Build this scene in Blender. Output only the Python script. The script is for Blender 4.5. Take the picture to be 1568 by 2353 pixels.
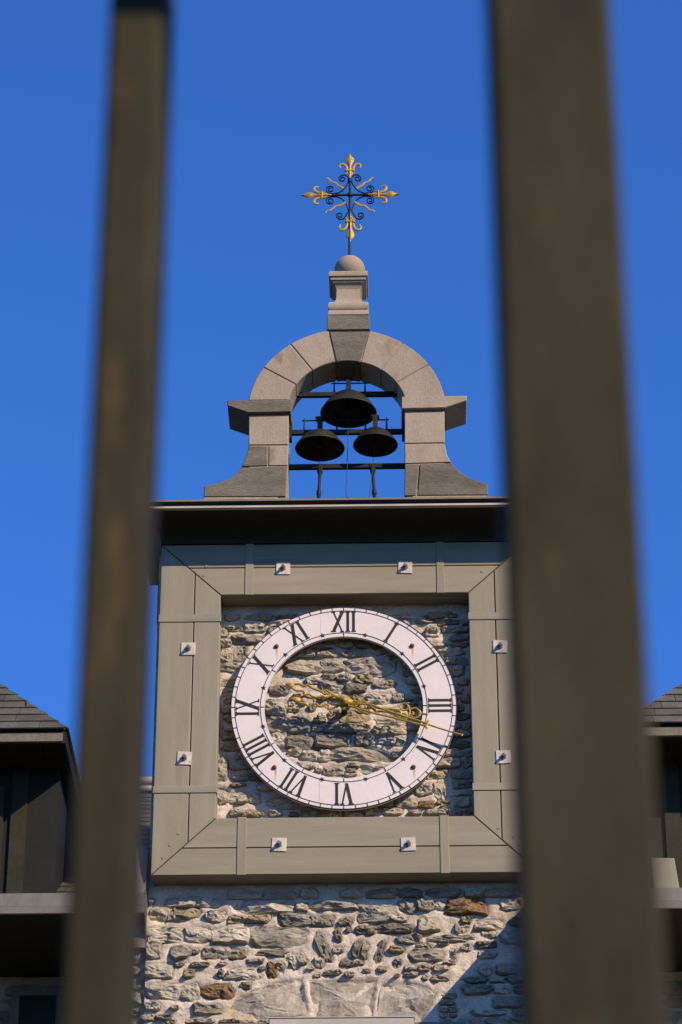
import bpy, math, random
from mathutils import Vector, Matrix, noise

# ------------------------------------------------------------------ scene, camera, light
S = bpy.context.scene
for o in list(bpy.data.objects):
    bpy.data.objects.remove(o)
CZ = 10.88                       # height of the clock centre above the ground

cam_d = bpy.data.cameras.new('camera')
cam = bpy.data.objects.new('camera', cam_d)
S.collection.objects.link(cam)
cam.location = (0.34637520, -19.0, 1.2)
_yaw, _pitch, _roll = -0.0194658554, 0.533771538, -0.000672802
_f = Vector((math.sin(_yaw) * math.cos(_pitch), math.cos(_yaw) * math.cos(_pitch), math.sin(_pitch)))
_r = Vector((math.cos(_yaw), -math.sin(_yaw), 0))
_u = _r.cross(_f)
_c, _s = math.cos(_roll), math.sin(_roll)
_r, _u = _c * _r + _s * _u, -_s * _r + _c * _u
cam.rotation_euler = Matrix((_r, _u, -_f)).transposed().to_euler()
cam_d.sensor_fit = 'VERTICAL'
cam_d.sensor_height = 36.0
cam_d.sensor_width = 24.0
cam_d.lens = 7000.0 / 2353.0 * 36.0
cam_d.clip_start = 0.05
cam_d.clip_end = 3000
cam_d.dof.use_dof = True
cam_d.dof.focus_distance = 22.6
cam_d.dof.aperture_fstop = 9.6
S.camera = cam

SUN = Vector((1.06, -1.0, 0.89)).normalized()       # towards the sun
W = bpy.data.worlds.new('World')
S.world = W
W.use_nodes = True
nt = W.node_tree
nt.nodes.clear()
wo = nt.nodes.new('ShaderNodeOutputWorld')
bg = nt.nodes.new('ShaderNodeBackground')
sky = nt.nodes.new('ShaderNodeTexSky')
sky.sky_type = 'NISHITA'
sky.sun_disc = False
sky.sun_elevation = math.asin(SUN.z)
sky.sun_rotation = math.atan2(SUN.x, SUN.y)
sky.altitude = 0
sky.air_density = 1.0
sky.dust_density = 0.0
sky.ozone_density = 10.0
hs = nt.nodes.new('ShaderNodeMix')                 # white balance of the whole sky
hs.data_type = 'RGBA'
hs.blend_type = 'MULTIPLY'
hs.inputs[0].default_value = 1.0
hs.inputs[7].default_value = (0.66, 1.02, 1.46, 1.0)
bg.inputs['Strength'].default_value = 0.108
nt.links.new(sky.outputs[0], hs.inputs[6])
nt.links.new(hs.outputs[2], bg.inputs['Color'])
nt.links.new(bg.outputs[0], wo.inputs['Surface'])

sun_d = bpy.data.lights.new('sun', 'SUN')
sun = bpy.data.objects.new('sun', sun_d)
S.collection.objects.link(sun)
sun.rotation_euler = (-SUN).to_track_quat('-Z', 'Y').to_euler()
sun.location = (20, -20, 30)
sun_d.energy = 5.0
sun_d.angle = math.radians(0.5)
sun_d.color = (1.0, 0.82, 0.60)

S.view_settings.view_transform = 'Standard'
S.view_settings.look = 'None'
S.view_settings.exposure = 0.45
S.view_settings.gamma = 1.0
S.view_settings.use_curve_mapping = False
S.render.engine = 'CYCLES'

# ------------------------------------------------------------------ materials
MATS = {}
TONE = 0.74                      # all base colours, scaled once to the exposure


def mat(name, c1, c2, scale=6.0, rough=0.85, bump=0.3, bscale=60.0, metal=0.0, rnd=0.0,
        stretch=(1, 1, 1), c3=None, c3scale=3.0, c3at=0.62, bdist=0.01, fine=0.25):
    c1, c2, c3 = (c and tuple(TONE * x for x in c) for c in (c1, c2, c3))
    m = bpy.data.materials.new(name)
    m.use_nodes = True
    n, l = m.node_tree.nodes, m.node_tree.links
    b = n['Principled BSDF']
    b.inputs['Roughness'].default_value = rough
    b.inputs['Metallic'].default_value = metal
    if metal < 0.5:
        b.inputs['Specular IOR Level'].default_value = 0.25
    g = n.new('ShaderNodeNewGeometry')
    mp = n.new('ShaderNodeMapping')
    mp.inputs['Scale'].default_value = stretch
    l.new(g.outputs['Position'], mp.inputs['Vector'])
    t = n.new('ShaderNodeTexNoise')
    t.inputs['Scale'].default_value = scale
    t.inputs['Detail'].default_value = 6
    t.inputs['Roughness'].default_value = 0.65
    l.new(mp.outputs[0], t.inputs['Vector'])
    rp = n.new('ShaderNodeValToRGB')
    rp.color_ramp.elements[0].position = 0.32
    rp.color_ramp.elements[1].position = 0.68
    rp.color_ramp.elements[0].color = (*c1, 1)
    rp.color_ramp.elements[1].color = (*c2, 1)
    l.new(t.outputs['Fac'], rp.inputs['Fac'])
    col = rp.outputs[0]
    if c3:
        t3 = n.new('ShaderNodeTexNoise')
        t3.inputs['Scale'].default_value = c3scale
        t3.inputs['Detail'].default_value = 5
        l.new(mp.outputs[0], t3.inputs['Vector'])
        r3 = n.new('ShaderNodeMapRange')
        r3.inputs['From Min'].default_value = c3at
        r3.inputs['From Max'].default_value = c3at + 0.12
        l.new(t3.outputs['Fac'], r3.inputs['Value'])
        mx = n.new('ShaderNodeMix')
        mx.data_type = 'RGBA'
        l.new(r3.outputs[0], mx.inputs[0])
        l.new(col, mx.inputs[6])
        mx.inputs[7].default_value = (*c3, 1)
        col = mx.outputs[2]
    tb = n.new('ShaderNodeTexNoise')
    tb.inputs['Scale'].default_value = bscale
    tb.inputs['Detail'].default_value = 7
    tb.inputs['Roughness'].default_value = 0.7
    l.new(mp.outputs[0], tb.inputs['Vector'])
    # fine grain on the colour and a random tone for each piece
    mr = n.new('ShaderNodeMapRange')
    mr.inputs['From Min'].default_value = 0.25
    mr.inputs['From Max'].default_value = 0.75
    mr.inputs['To Min'].default_value = 1 - fine
    mr.inputs['To Max'].default_value = 1 + fine
    l.new(tb.outputs['Fac'], mr.inputs['Value'])
    fac = mr.outputs[0]
    if rnd:
        oi = n.new('ShaderNodeObjectInfo')
        m2 = n.new('ShaderNodeMapRange')
        m2.inputs['To Min'].default_value = 1 - rnd
        m2.inputs['To Max'].default_value = 1 + rnd
        l.new(oi.outputs['Random'], m2.inputs['Value'])
        mm = n.new('ShaderNodeMath')
        mm.operation = 'MULTIPLY'
        l.new(fac, mm.inputs[0])
        l.new(m2.outputs[0], mm.inputs[1])
        fac = mm.outputs[0]
    vm = n.new('ShaderNodeVectorMath')
    vm.operation = 'SCALE'
    l.new(col, vm.inputs[0])
    l.new(fac, vm.inputs['Scale'])
    l.new(vm.outputs[0], b.inputs['Base Color'])
    if bump:
        bp = n.new('ShaderNodeBump')
        bp.inputs['Strength'].default_value = bump
        bp.inputs['Distance'].default_value = bdist
        l.new(tb.outputs['Fac'], bp.inputs['Height'])
        l.new(bp.outputs[0], b.inputs['Normal'])
    MATS[name] = m
    return m


mat('mortar', (.58, .47, .36), (.80, .68, .54), 7, .95, 1.0, 55, c3=(.50, .38, .25), c3scale=2.5, c3at=.6, bdist=.012)
mat('stone_grey', (.38, .325, .245), (.64, .56, .435), 11, .9, .9, 45, rnd=.22, stretch=(.6, 1, 1.6), bdist=.015, fine=.4, c3=(.56, .48, .37), c3scale=14, c3at=.57)
mat('stone_dark', (.21, .18, .135), (.45, .39, .30), 13, .9, 1, 45, rnd=.25, stretch=(.6, 1, 1.6), bdist=.018, fine=.45)
mat('stone_tan', (.36, .30, .21), (.52, .44, .33), 9, .9, .8, 50, rnd=.15, bdist=.012, fine=.35)
mat('stone_ochre', (.24, .19, .11), (.43, .35, .22), 10, .9, .8, 50, rnd=.15, bdist=.012, fine=.35)
mat('stone_rust', (.15, .085, .04), (.34, .21, .10), 14, .9, .9, 50, rnd=.15, bdist=.014, fine=.4)
mat('stone_dressed', (.33, .285, .22), (.54, .47, .375), 9, .9, 1.0, 45, rnd=.06, bdist=.012, fine=.3, c3=(.1, .09, .08), c3scale=16, c3at=.66)
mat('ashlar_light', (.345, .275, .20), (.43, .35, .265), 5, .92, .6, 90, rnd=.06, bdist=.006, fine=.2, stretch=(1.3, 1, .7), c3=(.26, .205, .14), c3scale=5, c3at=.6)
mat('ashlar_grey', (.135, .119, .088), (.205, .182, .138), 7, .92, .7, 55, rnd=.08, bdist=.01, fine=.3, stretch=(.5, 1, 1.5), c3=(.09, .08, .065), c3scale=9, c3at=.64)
mat('joint_mortar', (.36, .26, .15), (.46, .35, .22), 15, .95, .5, 80)
mat('timber_upright', (.262, .228, .158), (.335, .292, .205), 2.2, .75, .25, 40, rnd=.05, stretch=(5, 5, .45), fine=.08, bdist=.005, c3=(.215, .185, .13), c3scale=1.3, c3at=.6)
mat('timber_level', (.262, .228, .158), (.335, .292, .205), 2.2, .75, .25, 40, rnd=.05, stretch=(.45, 5, 5), fine=.08, bdist=.005, c3=(.215, .185, .13), c3scale=1.3, c3at=.6)
mat('painted_metal', (.25, .22, .18), (.33, .29, .24), 5, .6, .1, 30, fine=.1)
mat('dark_metal', (.028, .026, .022), (.045, .042, .036), 6, .6, .1, 30)
mat('zinc', (.17, .15, .12), (.24, .215, .175), 4, .5, .1, 30, fine=.12, stretch=(3, 1, .6))
mat('zinc_bright', (.42, .37, .30), (.52, .47, .39), 4, .5, .1, 30, fine=.08)
mat('plate_steel', (.50, .43, .36), (.76, .67, .58), 16, .5, .1, 60, fine=.15, rnd=.12, c3=(.38, .25, .14), c3scale=22, c3at=.62)
mat('bolt_steel', (.16, .13, .10), (.34, .28, .22), 40, .4, .2, 90, metal=.6)
mat('iron_black', (.008, .008, .008), (.018, .016, .014), 10, .6, .2, 60)
mat('gilding', (.34, .20, .03), (.54, .34, .075), 22, .48, .35, 120, metal=.35, fine=.2, c3=(.22, .13, .03), c3scale=30, c3at=.62)
mat('bell_bronze', (.010, .009, .006), (.06, .053, .04), 9, .55, .25, 50, metal=.35, fine=.3, c3=(.25, .12, .04), c3scale=6, c3at=.66)
mat('dial_black', (.018, .016, .012), (.03, .027, .02), 20, .6, 0, 50)
mat('rusty_iron', (.10, .04, .02), (.24, .11, .05), 60, .8, .4, 150)
mat('slate', (.075, .068, .053), (.135, .122, .095), 6, .7, .5, 40, rnd=.22, bdist=.006)
mat('shade_dark_paint', (.008, .008, .004), (.014, .013, .007), 5, .7, .1, 40)  # near-black: the dormers' deep shade is put into the colour
mat('soffit_shade_paint', (.022, .019, .008), (.034, .029, .013), 5, .75, .1, 40)  # shade under cornice and eaves deepened in the base colour
mat('fascia_paint', (.16, .14, .10), (.22, .19, .14), 5, .7, .1, 40)
mat('fence_paint', (.030, .026, .014), (.058, .050, .028), 16, .8, .2, 60, fine=.15, c3=(.105, .068, .028), c3scale=30, c3at=.62, stretch=(1, 1, .35))
MATS['fence_paint'].node_tree.nodes['Principled BSDF'].inputs['Specular IOR Level'].default_value = .1
mat('dry_grass', (.35, .26, .17), (.5, .4, .28), 50, .9, 0, 50)
mat('asphalt', (.03, .028, .023), (.045, .042, .034), 3, .95, .4, 40)
mat('glass_dark', (.03, .034, .036), (.045, .05, .052), 3, .12, 0, 10)

# white dial with rust streaks under its four screws
m = mat('dial_white', (.77, .675, .62), (.84, .74, .69), 3, .4, .05, 20, fine=.04, c3=(.73, .62, .53), c3scale=7, c3at=.66)
n, l = m.node_tree.nodes, m.node_tree.links
bsdf = n['Principled BSDF']
old = bsdf.inputs['Base Color'].links[0].from_socket
g = n.new('ShaderNodeNewGeometry')
sep = n.new('ShaderNodeSeparateXYZ')
l.new(g.outputs['Position'], sep.inputs[0])


def mth(op, a, b=None):
    k = n.new('ShaderNodeMath')
    k.operation = op
    for i, v in enumerate((a, b)):
        if v is None:
            continue
        if isinstance(v, (int, float)):
            k.inputs[i].default_value = v
        else:
            l.new(v, k.inputs[i])
    return k.outputs[0]


nz = n.new('ShaderNodeTexNoise')
nz.inputs['Scale'].default_value = 30
l.new(g.outputs['Position'], nz.inputs['Vector'])
dx = mth('ABSOLUTE', mth('SUBTRACT', mth('ABSOLUTE', sep.outputs['X']), mth('ADD', .4775, mth('MULTIPLY', nz.outputs['Fac'], .006))))
side = mth('SUBTRACT', 1.0, mth('DIVIDE', dx, .0115))
side.node.use_clamp = True
mask = None
for zz in (.487, -.463):
    dz = mth('SUBTRACT', CZ + zz, sep.outputs['Z'])
    a = mth('MULTIPLY', mth('GREATER_THAN', dz, 0.0), mth('SUBTRACT', 1.0, mth('DIVIDE', dz, .115)))
    k = mth('MAXIMUM', a, 0.0)
    mask = k if mask is None else mth('ADD', mask, k)
mask = mth('MULTIPLY', mth('MULTIPLY', mask, side), 1.7)
mask.node.use_clamp = True
mx = n.new('ShaderNodeMix')
mx.data_type = 'RGBA'
l.new(mask, mx.inputs[0])
l.new(old, mx.inputs[6])
mx.inputs[7].default_value = (.50, .25, .05, 1)
l.new(mx.outputs[2], bsdf.inputs['Base Color'])

# ------------------------------------------------------------------ object helpers
WORLD = {}
col = S.collection


class MB:
    """collects vertices and faces in facade coordinates (x right, y into the wall, z up from the clock centre)"""

    def __init__(self):
        self.v, self.f = [], []

    def add(self, verts, faces):
        k = len(self.v)
        self.v += [tuple(p) for p in verts]
        self.f += [tuple(i + k for i in q) for q in faces]
        return self

    def box(self, x0, x1, y0, y1, z0, z1):
        v = [(x, y, z) for x in (x0, x1) for y in (y0, y1) for z in (z0, z1)]
        return self.add(v, [(0, 1, 3, 2), (4, 6, 7, 5), (0, 4, 5, 1), (2, 3, 7, 6), (0, 2, 6, 4), (1, 5, 7, 3)])

    def prism(self, poly, y0, y1, b=0.0, axis='y'):
        """outline in x,z pushed along y from y0 (front) to y1, with a small arris b on the front"""
        P = [Vector(p) for p in poly]
        if sum(P[i].x * P[(i + 1) % len(P)].y - P[(i + 1) % len(P)].x * P[i].y for i in range(len(P))) < 0:
            P.reverse()
        k = len(P)
        rings = []
        if b > 0:
            rings = [(inset(P, b), y0), (P, y0 + b), (P, y1)]
        else:
            rings = [(P, y0), (P, y1)]
        v, f = [], []
        for R, y in rings:
            v += [(p.x, y, p.y) for p in R]
        f.append(tuple(range(k)))
        for r in range(len(rings) - 1):
            for i in range(k):
                j = (i + 1) % k
                f.append((r * k + j, r * k + i, (r + 1) * k + i, (r + 1) * k + j))
        f.append(tuple((len(rings) - 1) * k + i for i in reversed(range(k))))
        return self.add(v, f)

    def tube(self, pts, r, n=8, flat=1.0, caps=True, up=Vector((0, 1, 0))):
        P = [Vector(p) for p in pts]
        rr = r if isinstance(r, (list, tuple)) else [r] * len(P)
        v, f = [], []
        for i, p in enumerate(P):
            t = (P[min(i + 1, len(P) - 1)] - P[max(i - 1, 0)]).normalized()
            ref = up if abs(t.dot(up)) < .95 else Vector((1, 0, 0))
            a = t.cross(ref).normalized()
            c = a.cross(t).normalized()
            for j in range(n):
                w = 2 * math.pi * (j + .5) / n
                v.append(p + a * (math.cos(w) * rr[i]) + c * (math.sin(w) * rr[i] * flat))
        for i in range(len(P) - 1):
            for j in range(n):
                k = (j + 1) % n
                f.append((i * n + j, (i + 1) * n + j, (i + 1) * n + k, i * n + k))
        if caps:
            f.append(tuple(range(n)))
            f.append(tuple((len(P) - 1) * n + j for j in reversed(range(n))))
        return self.add(v, f)

    def lathe(self, prof, c, n=32, axis='z'):
        """prof: (radius, height) pairs round the vertical (or y) axis through c"""
        v, f = [], []
        for (r, h) in prof:
            for j in range(n):
                w = 2 * math.pi * j / n
                if axis == 'z':
                    v.append((c[0] + r * math.cos(w), c[1] + r * math.sin(w), c[2] + h))
                else:
                    v.append((c[0] + r * math.cos(w), c[1] + h, c[2] + r * math.sin(w)))
        for i in range(len(prof) - 1):
            for j in range(n):
                k = (j + 1) % n
                f.append((i * n + j, i * n + k, (i + 1) * n + k, (i + 1) * n + j))
        return self.add(v, f)

    def sqlathe(self, prof, cx, cy):
        """square plan profile: (half width, z)"""
        v, f = [], []
        for (r, z) in prof:
            v += [(cx - r, cy - r, z), (cx + r, cy - r, z), (cx + r, cy + r, z), (cx - r, cy + r, z)]
        for i in range(len(prof) - 1):
            for j in range(4):
                k = (j + 1) % 4
                f.append((i * 4 + j, i * 4 + k, (i + 1) * 4 + k, (i + 1) * 4 + j))
        f.append((3, 2, 1, 0))
        q = (len(prof) - 1) * 4
        f.append((q, q + 1, q + 2, q + 3))
        return self.add(v, f)

    def build(self, name, material, parent=None, smooth=False, recalc=True):
        xs = [p[0] for p in self.v]
        ys = [p[1] for p in self.v]
        zs = [p[2] for p in self.v]
        c = Vector(((min(xs) + max(xs)) / 2, (min(ys) + max(ys)) / 2, (min(zs) + max(zs)) / 2))
        me = bpy.data.meshes.new(name)
        me.from_pydata([(p[0] - c.x, p[1] - c.y, p[2] - c.z) for p in self.v], [], self.f)
        me.materials.append(MATS[material])
        if recalc:
            import bmesh
            bm = bmesh.new()
            bm.from_mesh(me)
            bmesh.ops.recalc_face_normals(bm, faces=bm.faces)
            bm.to_mesh(me)
            bm.free()
        if smooth:
            me.polygons.foreach_set('use_smooth', [True] * len(me.polygons))
            if smooth != 'all':
                me.set_sharp_from_angle(angle=math.radians(smooth))
        me.update()
        return link(name, me, c + Vector((0, 0, CZ)), parent)


def link(name, data, wloc, parent=None):
    o = bpy.data.objects.new(name, data)
    col.objects.link(o)
    WORLD[o] = Vector(wloc)
    if parent:
        o.parent = parent
        o.location = WORLD[o] - WORLD[parent]
    else:
        o.location = wloc
    return o


def inset(P, d):
    out = []
    k = len(P)
    for i in range(k):
        a, b, c = P[i - 1], P[i], P[(i + 1) % k]
        e1, e2 = (b - a).normalized(), (c - b).normalized()
        n1, n2 = Vector((-e1.y, e1.x)), Vector((-e2.y, e2.x))
        m_ = n1 + n2
        q = m_.dot(n1)
        out.append(b + m_ * (d / max(q, .35)))
    return out


def thing(name, label, cat, loc, group=None):
    o = link(name, None, Vector((loc[0], loc[1], loc[2] + CZ)))
    o.empty_display_size = .2
    return tag(o, label, cat, group)


def tag(o, label=None, cat=None, group=None, kind=None):
    if label:
        o['label'] = label
    if cat:
        o['category'] = cat
    if group:
        o['group'] = group
    if kind:
        o['kind'] = kind
    return o


def smooth_path(pts, n=6):
    P = [Vector(p) for p in pts]
    out = []
    for i in range(len(P) - 1):
        p0, p1, p2, p3 = P[max(i - 1, 0)], P[i], P[i + 1], P[min(i + 2, len(P) - 1)]
        for k in range(n):
            t = k / n
            out.append(.5 * ((2 * p1) + (p2 - p0) * t + (2 * p0 - 5 * p1 + 4 * p2 - p3) * t * t + (3 * p1 - p0 - 3 * p2 + p3) * t ** 3))
    out.append(P[-1])
    return out


def nz3(x, y, z):
    return noise.noise(Vector((x, y, z)))


# ------------------------------------------------------------------ ground
gm = MB()
gm.add([(-1500, -1500, -CZ), (1500, -1500, -CZ), (1500, 1500, -CZ), (-1500, 1500, -CZ)], [(0, 1, 2, 3)])
tag(gm.build('ground', 'asphalt'), kind='structure')

# ------------------------------------------------------------------ rubble stones
STONE = {'g': 'stone_grey', 'd': 'stone_dark', 't': 'stone_tan', 'o': 'stone_ochre', 'r': 'stone_rust', 's': 'stone_dressed'}


def outline(rng, w, h, rot=0.0, n=18):
    pts = []
    ex = rng.uniform(3.5, 9)
    tap = rng.uniform(-.22, .22)
    tap2 = rng.uniform(-.15, .15)
    for i in range(n):
        a = 2 * math.pi * (i + rng.uniform(-.25, .25)) / n
        c, s_ = math.cos(a), math.sin(a)
        r = (abs(c) ** ex + abs(s_) ** ex) ** (-1 / ex) * rng.uniform(.84, 1.08)
        x, z = c * r * w / 2, s_ * r * h / 2
        z *= 1 + tap * (2 * x / w)
        x *= 1 + tap2 * (2 * z / h)
        pts.append(Vector((x * math.cos(rot) - z * math.sin(rot), x * math.sin(rot) + z * math.cos(rot))))
    return pts


def rubble(parent, rng, cx, cz, w, h, kind, ywall, rot=0.0, poly=None, proud=None, rough=1.0):
    """one cleft-faced stone set in the mortar: irregular outline, broken facets"""
    if poly:
        P = [Vector((p[0] - cx, p[1] - cz)) for p in poly]
        Q = []
        for i in range(len(P)):
            a, b = P[i], P[(i + 1) % len(P)]
            k = max(1, int((b - a).length / .06))
            for j in range(k):
                Q.append(a.lerp(b, j / k) + Vector((rng.uniform(-.006, .006), rng.uniform(-.006, .006))))
        P = Q
    else:
        P = outline(rng, w, h, rot)
    lo = (cx + min(p.x for p in P), cz + min(p.y for p in P))
    hi = (cx + max(p.x for p in P), cz + max(p.y for p in P))
    entry = ([Vector((cx + p.x, cz + p.y)) for p in P], lo, hi)
    for i in range(int(math.floor(lo[0] * 5)), int(math.floor(hi[0] * 5)) + 1):
        for j in range(int(math.floor(lo[1] * 5)), int(math.floor(hi[1] * 5)) + 1):
            BEDS.setdefault((i, j), []).append(entry)
    n = len(P)
    pr = proud if proud is not None else rng.uniform(.018, .036)
    sz = min(w, h)
    planes = []
    for k in range(rng.randint(3, 5)):
        planes.append((rng.uniform(-1, 1) * .26 * rough, rng.uniform(-1, 1) * .55 * rough, rng.uniform(0, .018) * rough))
    sd = rng.uniform(0, 100)
    sc = [1.0, .97, .86, .70, .52, .34, .16]
    v, f = [], []
    for k, s_ in enumerate(sc):
        for p in P:
            q = p * s_
            if k == 0:
                d = -.03
            else:
                d = pr + min(a * q.x + b * q.y + c for a, b, c in planes)
                d += rough * .013 * nz3(sd + q.x * 22, q.y * 32, sd) + rough * .010 * nz3(sd + q.x * 60, q.y * 70, 3.)
                wx, wz = .25 * nz3(q.x * 18, q.y * 18, sd), .25 * nz3(q.x * 18, q.y * 18, sd + 9)
                d += rough * .010 * (noise.cell(Vector((q.x * 13 + wx + sd, q.y * 17 + wz, sd))) - .5)
                if k == 1:
                    d = d * .45 - .003
            v.append((cx + q.x, ywall - d, cz + q.y))
    d = pr + min(c for a, b, c in planes) + rng.uniform(-.004, .006) * rough
    v.append((cx, ywall - d, cz))
    for k in range(len(sc) - 1):
        for i in range(n):
            j = (i + 1) % n
            f.append((k * n + i, k * n + j, (k + 1) * n + j, (k + 1) * n + i))
    for i in range(n):
        f.append(((len(sc) - 1) * n + i, (len(sc) - 1) * n + (i + 1) % n, len(sc) * n))
    mb = MB()
    mb.add(v, f)
    return mb.build('stone', STONE[kind], parent, recalc=False)


BEDS = {}


def bed(x, z):
    """how deep a stone sits at this point of the wall (0 in open mortar)"""
    best = 0.0
    for P, lo, hi in BEDS.get((int(math.floor(x * 5)), int(math.floor(z * 5))), ()):
        if not (lo[0] < x < hi[0] and lo[1] < z < hi[1]):
            continue
        inside, dmin = False, 9.0
        for i in range(len(P)):
            a, b = P[i - 1], P[i]
            if (a.y > z) != (b.y > z) and x < (b.x - a.x) * (z - a.y) / (b.y - a.y) + a.x:
                inside = not inside
            e = b - a
            t = max(0.0, min(1.0, ((x - a.x) * e.x + (z - a.y) * e.y) / max(e.length_squared, 1e-9)))
            dmin = min(dmin, math.hypot(x - a.x - e.x * t, z - a.y - e.y * t))
        if inside:
            best = max(best, min(1.0, .35 + dmin / .02))
    return best


def mortar_sheet(name, parent, x0, x1, z0, z1, y, step, amp=.0125, seed=0.0):
    nx, nzv = int((x1 - x0) / step), int((z1 - z0) / step)
    v, f = [], []
    for j in range(nzv + 1):
        for i in range(nx + 1):
            x, z = x0 + (x1 - x0) * i / nx, z0 + (z1 - z0) * j / nzv
            d = amp * (nz3(x * 7 + seed, z * 9, 1.) + 0.7 * nz3(x * 19 + seed, z * 24, 5.) + .4 * nz3(x * 48, z * 52 + seed, 9.))
            d -= .026 * bed(x, z) * (.55 + .9 * max(0.0, nz3(x * 6, z * 6, 77.) + .35))
            v.append((x, y - d, z))
    for j in range(nzv):
        for i in range(nx):
            a = j * (nx + 1) + i
            f.append((a, a + 1, a + nx + 2, a + nx + 1))
    mb = MB()
    mb.add(v, f)
    return mb.build(name, 'mortar', parent, smooth='all', recalc=False)


def fill(parent, rng, region, taken, y, hmin=.05, hmax=.11, kinds='ggggddtto', skip=.12, limit=200, wmin=.10, wmax=.30):
    """coursed rubble wherever no stone sits yet"""
    x0, x1, z0, z1 = region
    cnt = 0
    z = z0
    while z < z1 - .03:
        h = min(rng.uniform(hmin, hmax), z1 - z)
        x = x0 + rng.uniform(0, .05)
        while x < x1 - .05:
            w = min(rng.uniform(wmin, wmax), x1 - x)
            if w < .04:
                break
            bx = (x + .001, x + w - .004, z + .002, z + h - .004)
            ok = all(bx[1] < t[0] or bx[0] > t[1] or bx[3] < t[2] or bx[2] > t[3] for t in taken)
            if ok and rng.random() > skip and cnt < limit:
                rubble(parent, rng, (bx[0] + bx[1]) / 2, (bx[2] + bx[3]) / 2, bx[1] - bx[0], bx[3] - bx[2], rng.choice(kinds), y)
                taken.append(bx)
                cnt += 1
                x += w
            else:
                x += w * (.35 if not ok else 1)
        z += h
    return cnt


# ------------------------------------------------------------------ clock tower
rng = random.Random(7)
YW = .18                                                            # face of the rubble wall
tower = thing('clock_tower', 'rubble stone clock tower with grey cornice, framed clock and arched bell cote on top', 'tower', (0, .6, -CZ))
tb = MB()
tb.box(-1.345, 1.345, YW + .03, .78, -1.0, 1.30)
tb.box(-1.345, 1.345, YW + .03, 2.2, -CZ, -1.0)
tb.build('tower_core', 'mortar', tower)
lw = MB()
lw.box(-1.345, 1.345, YW, YW + .03, -CZ, -3.1)
lw.build('lower_wall', 'mortar', tower)

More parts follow.
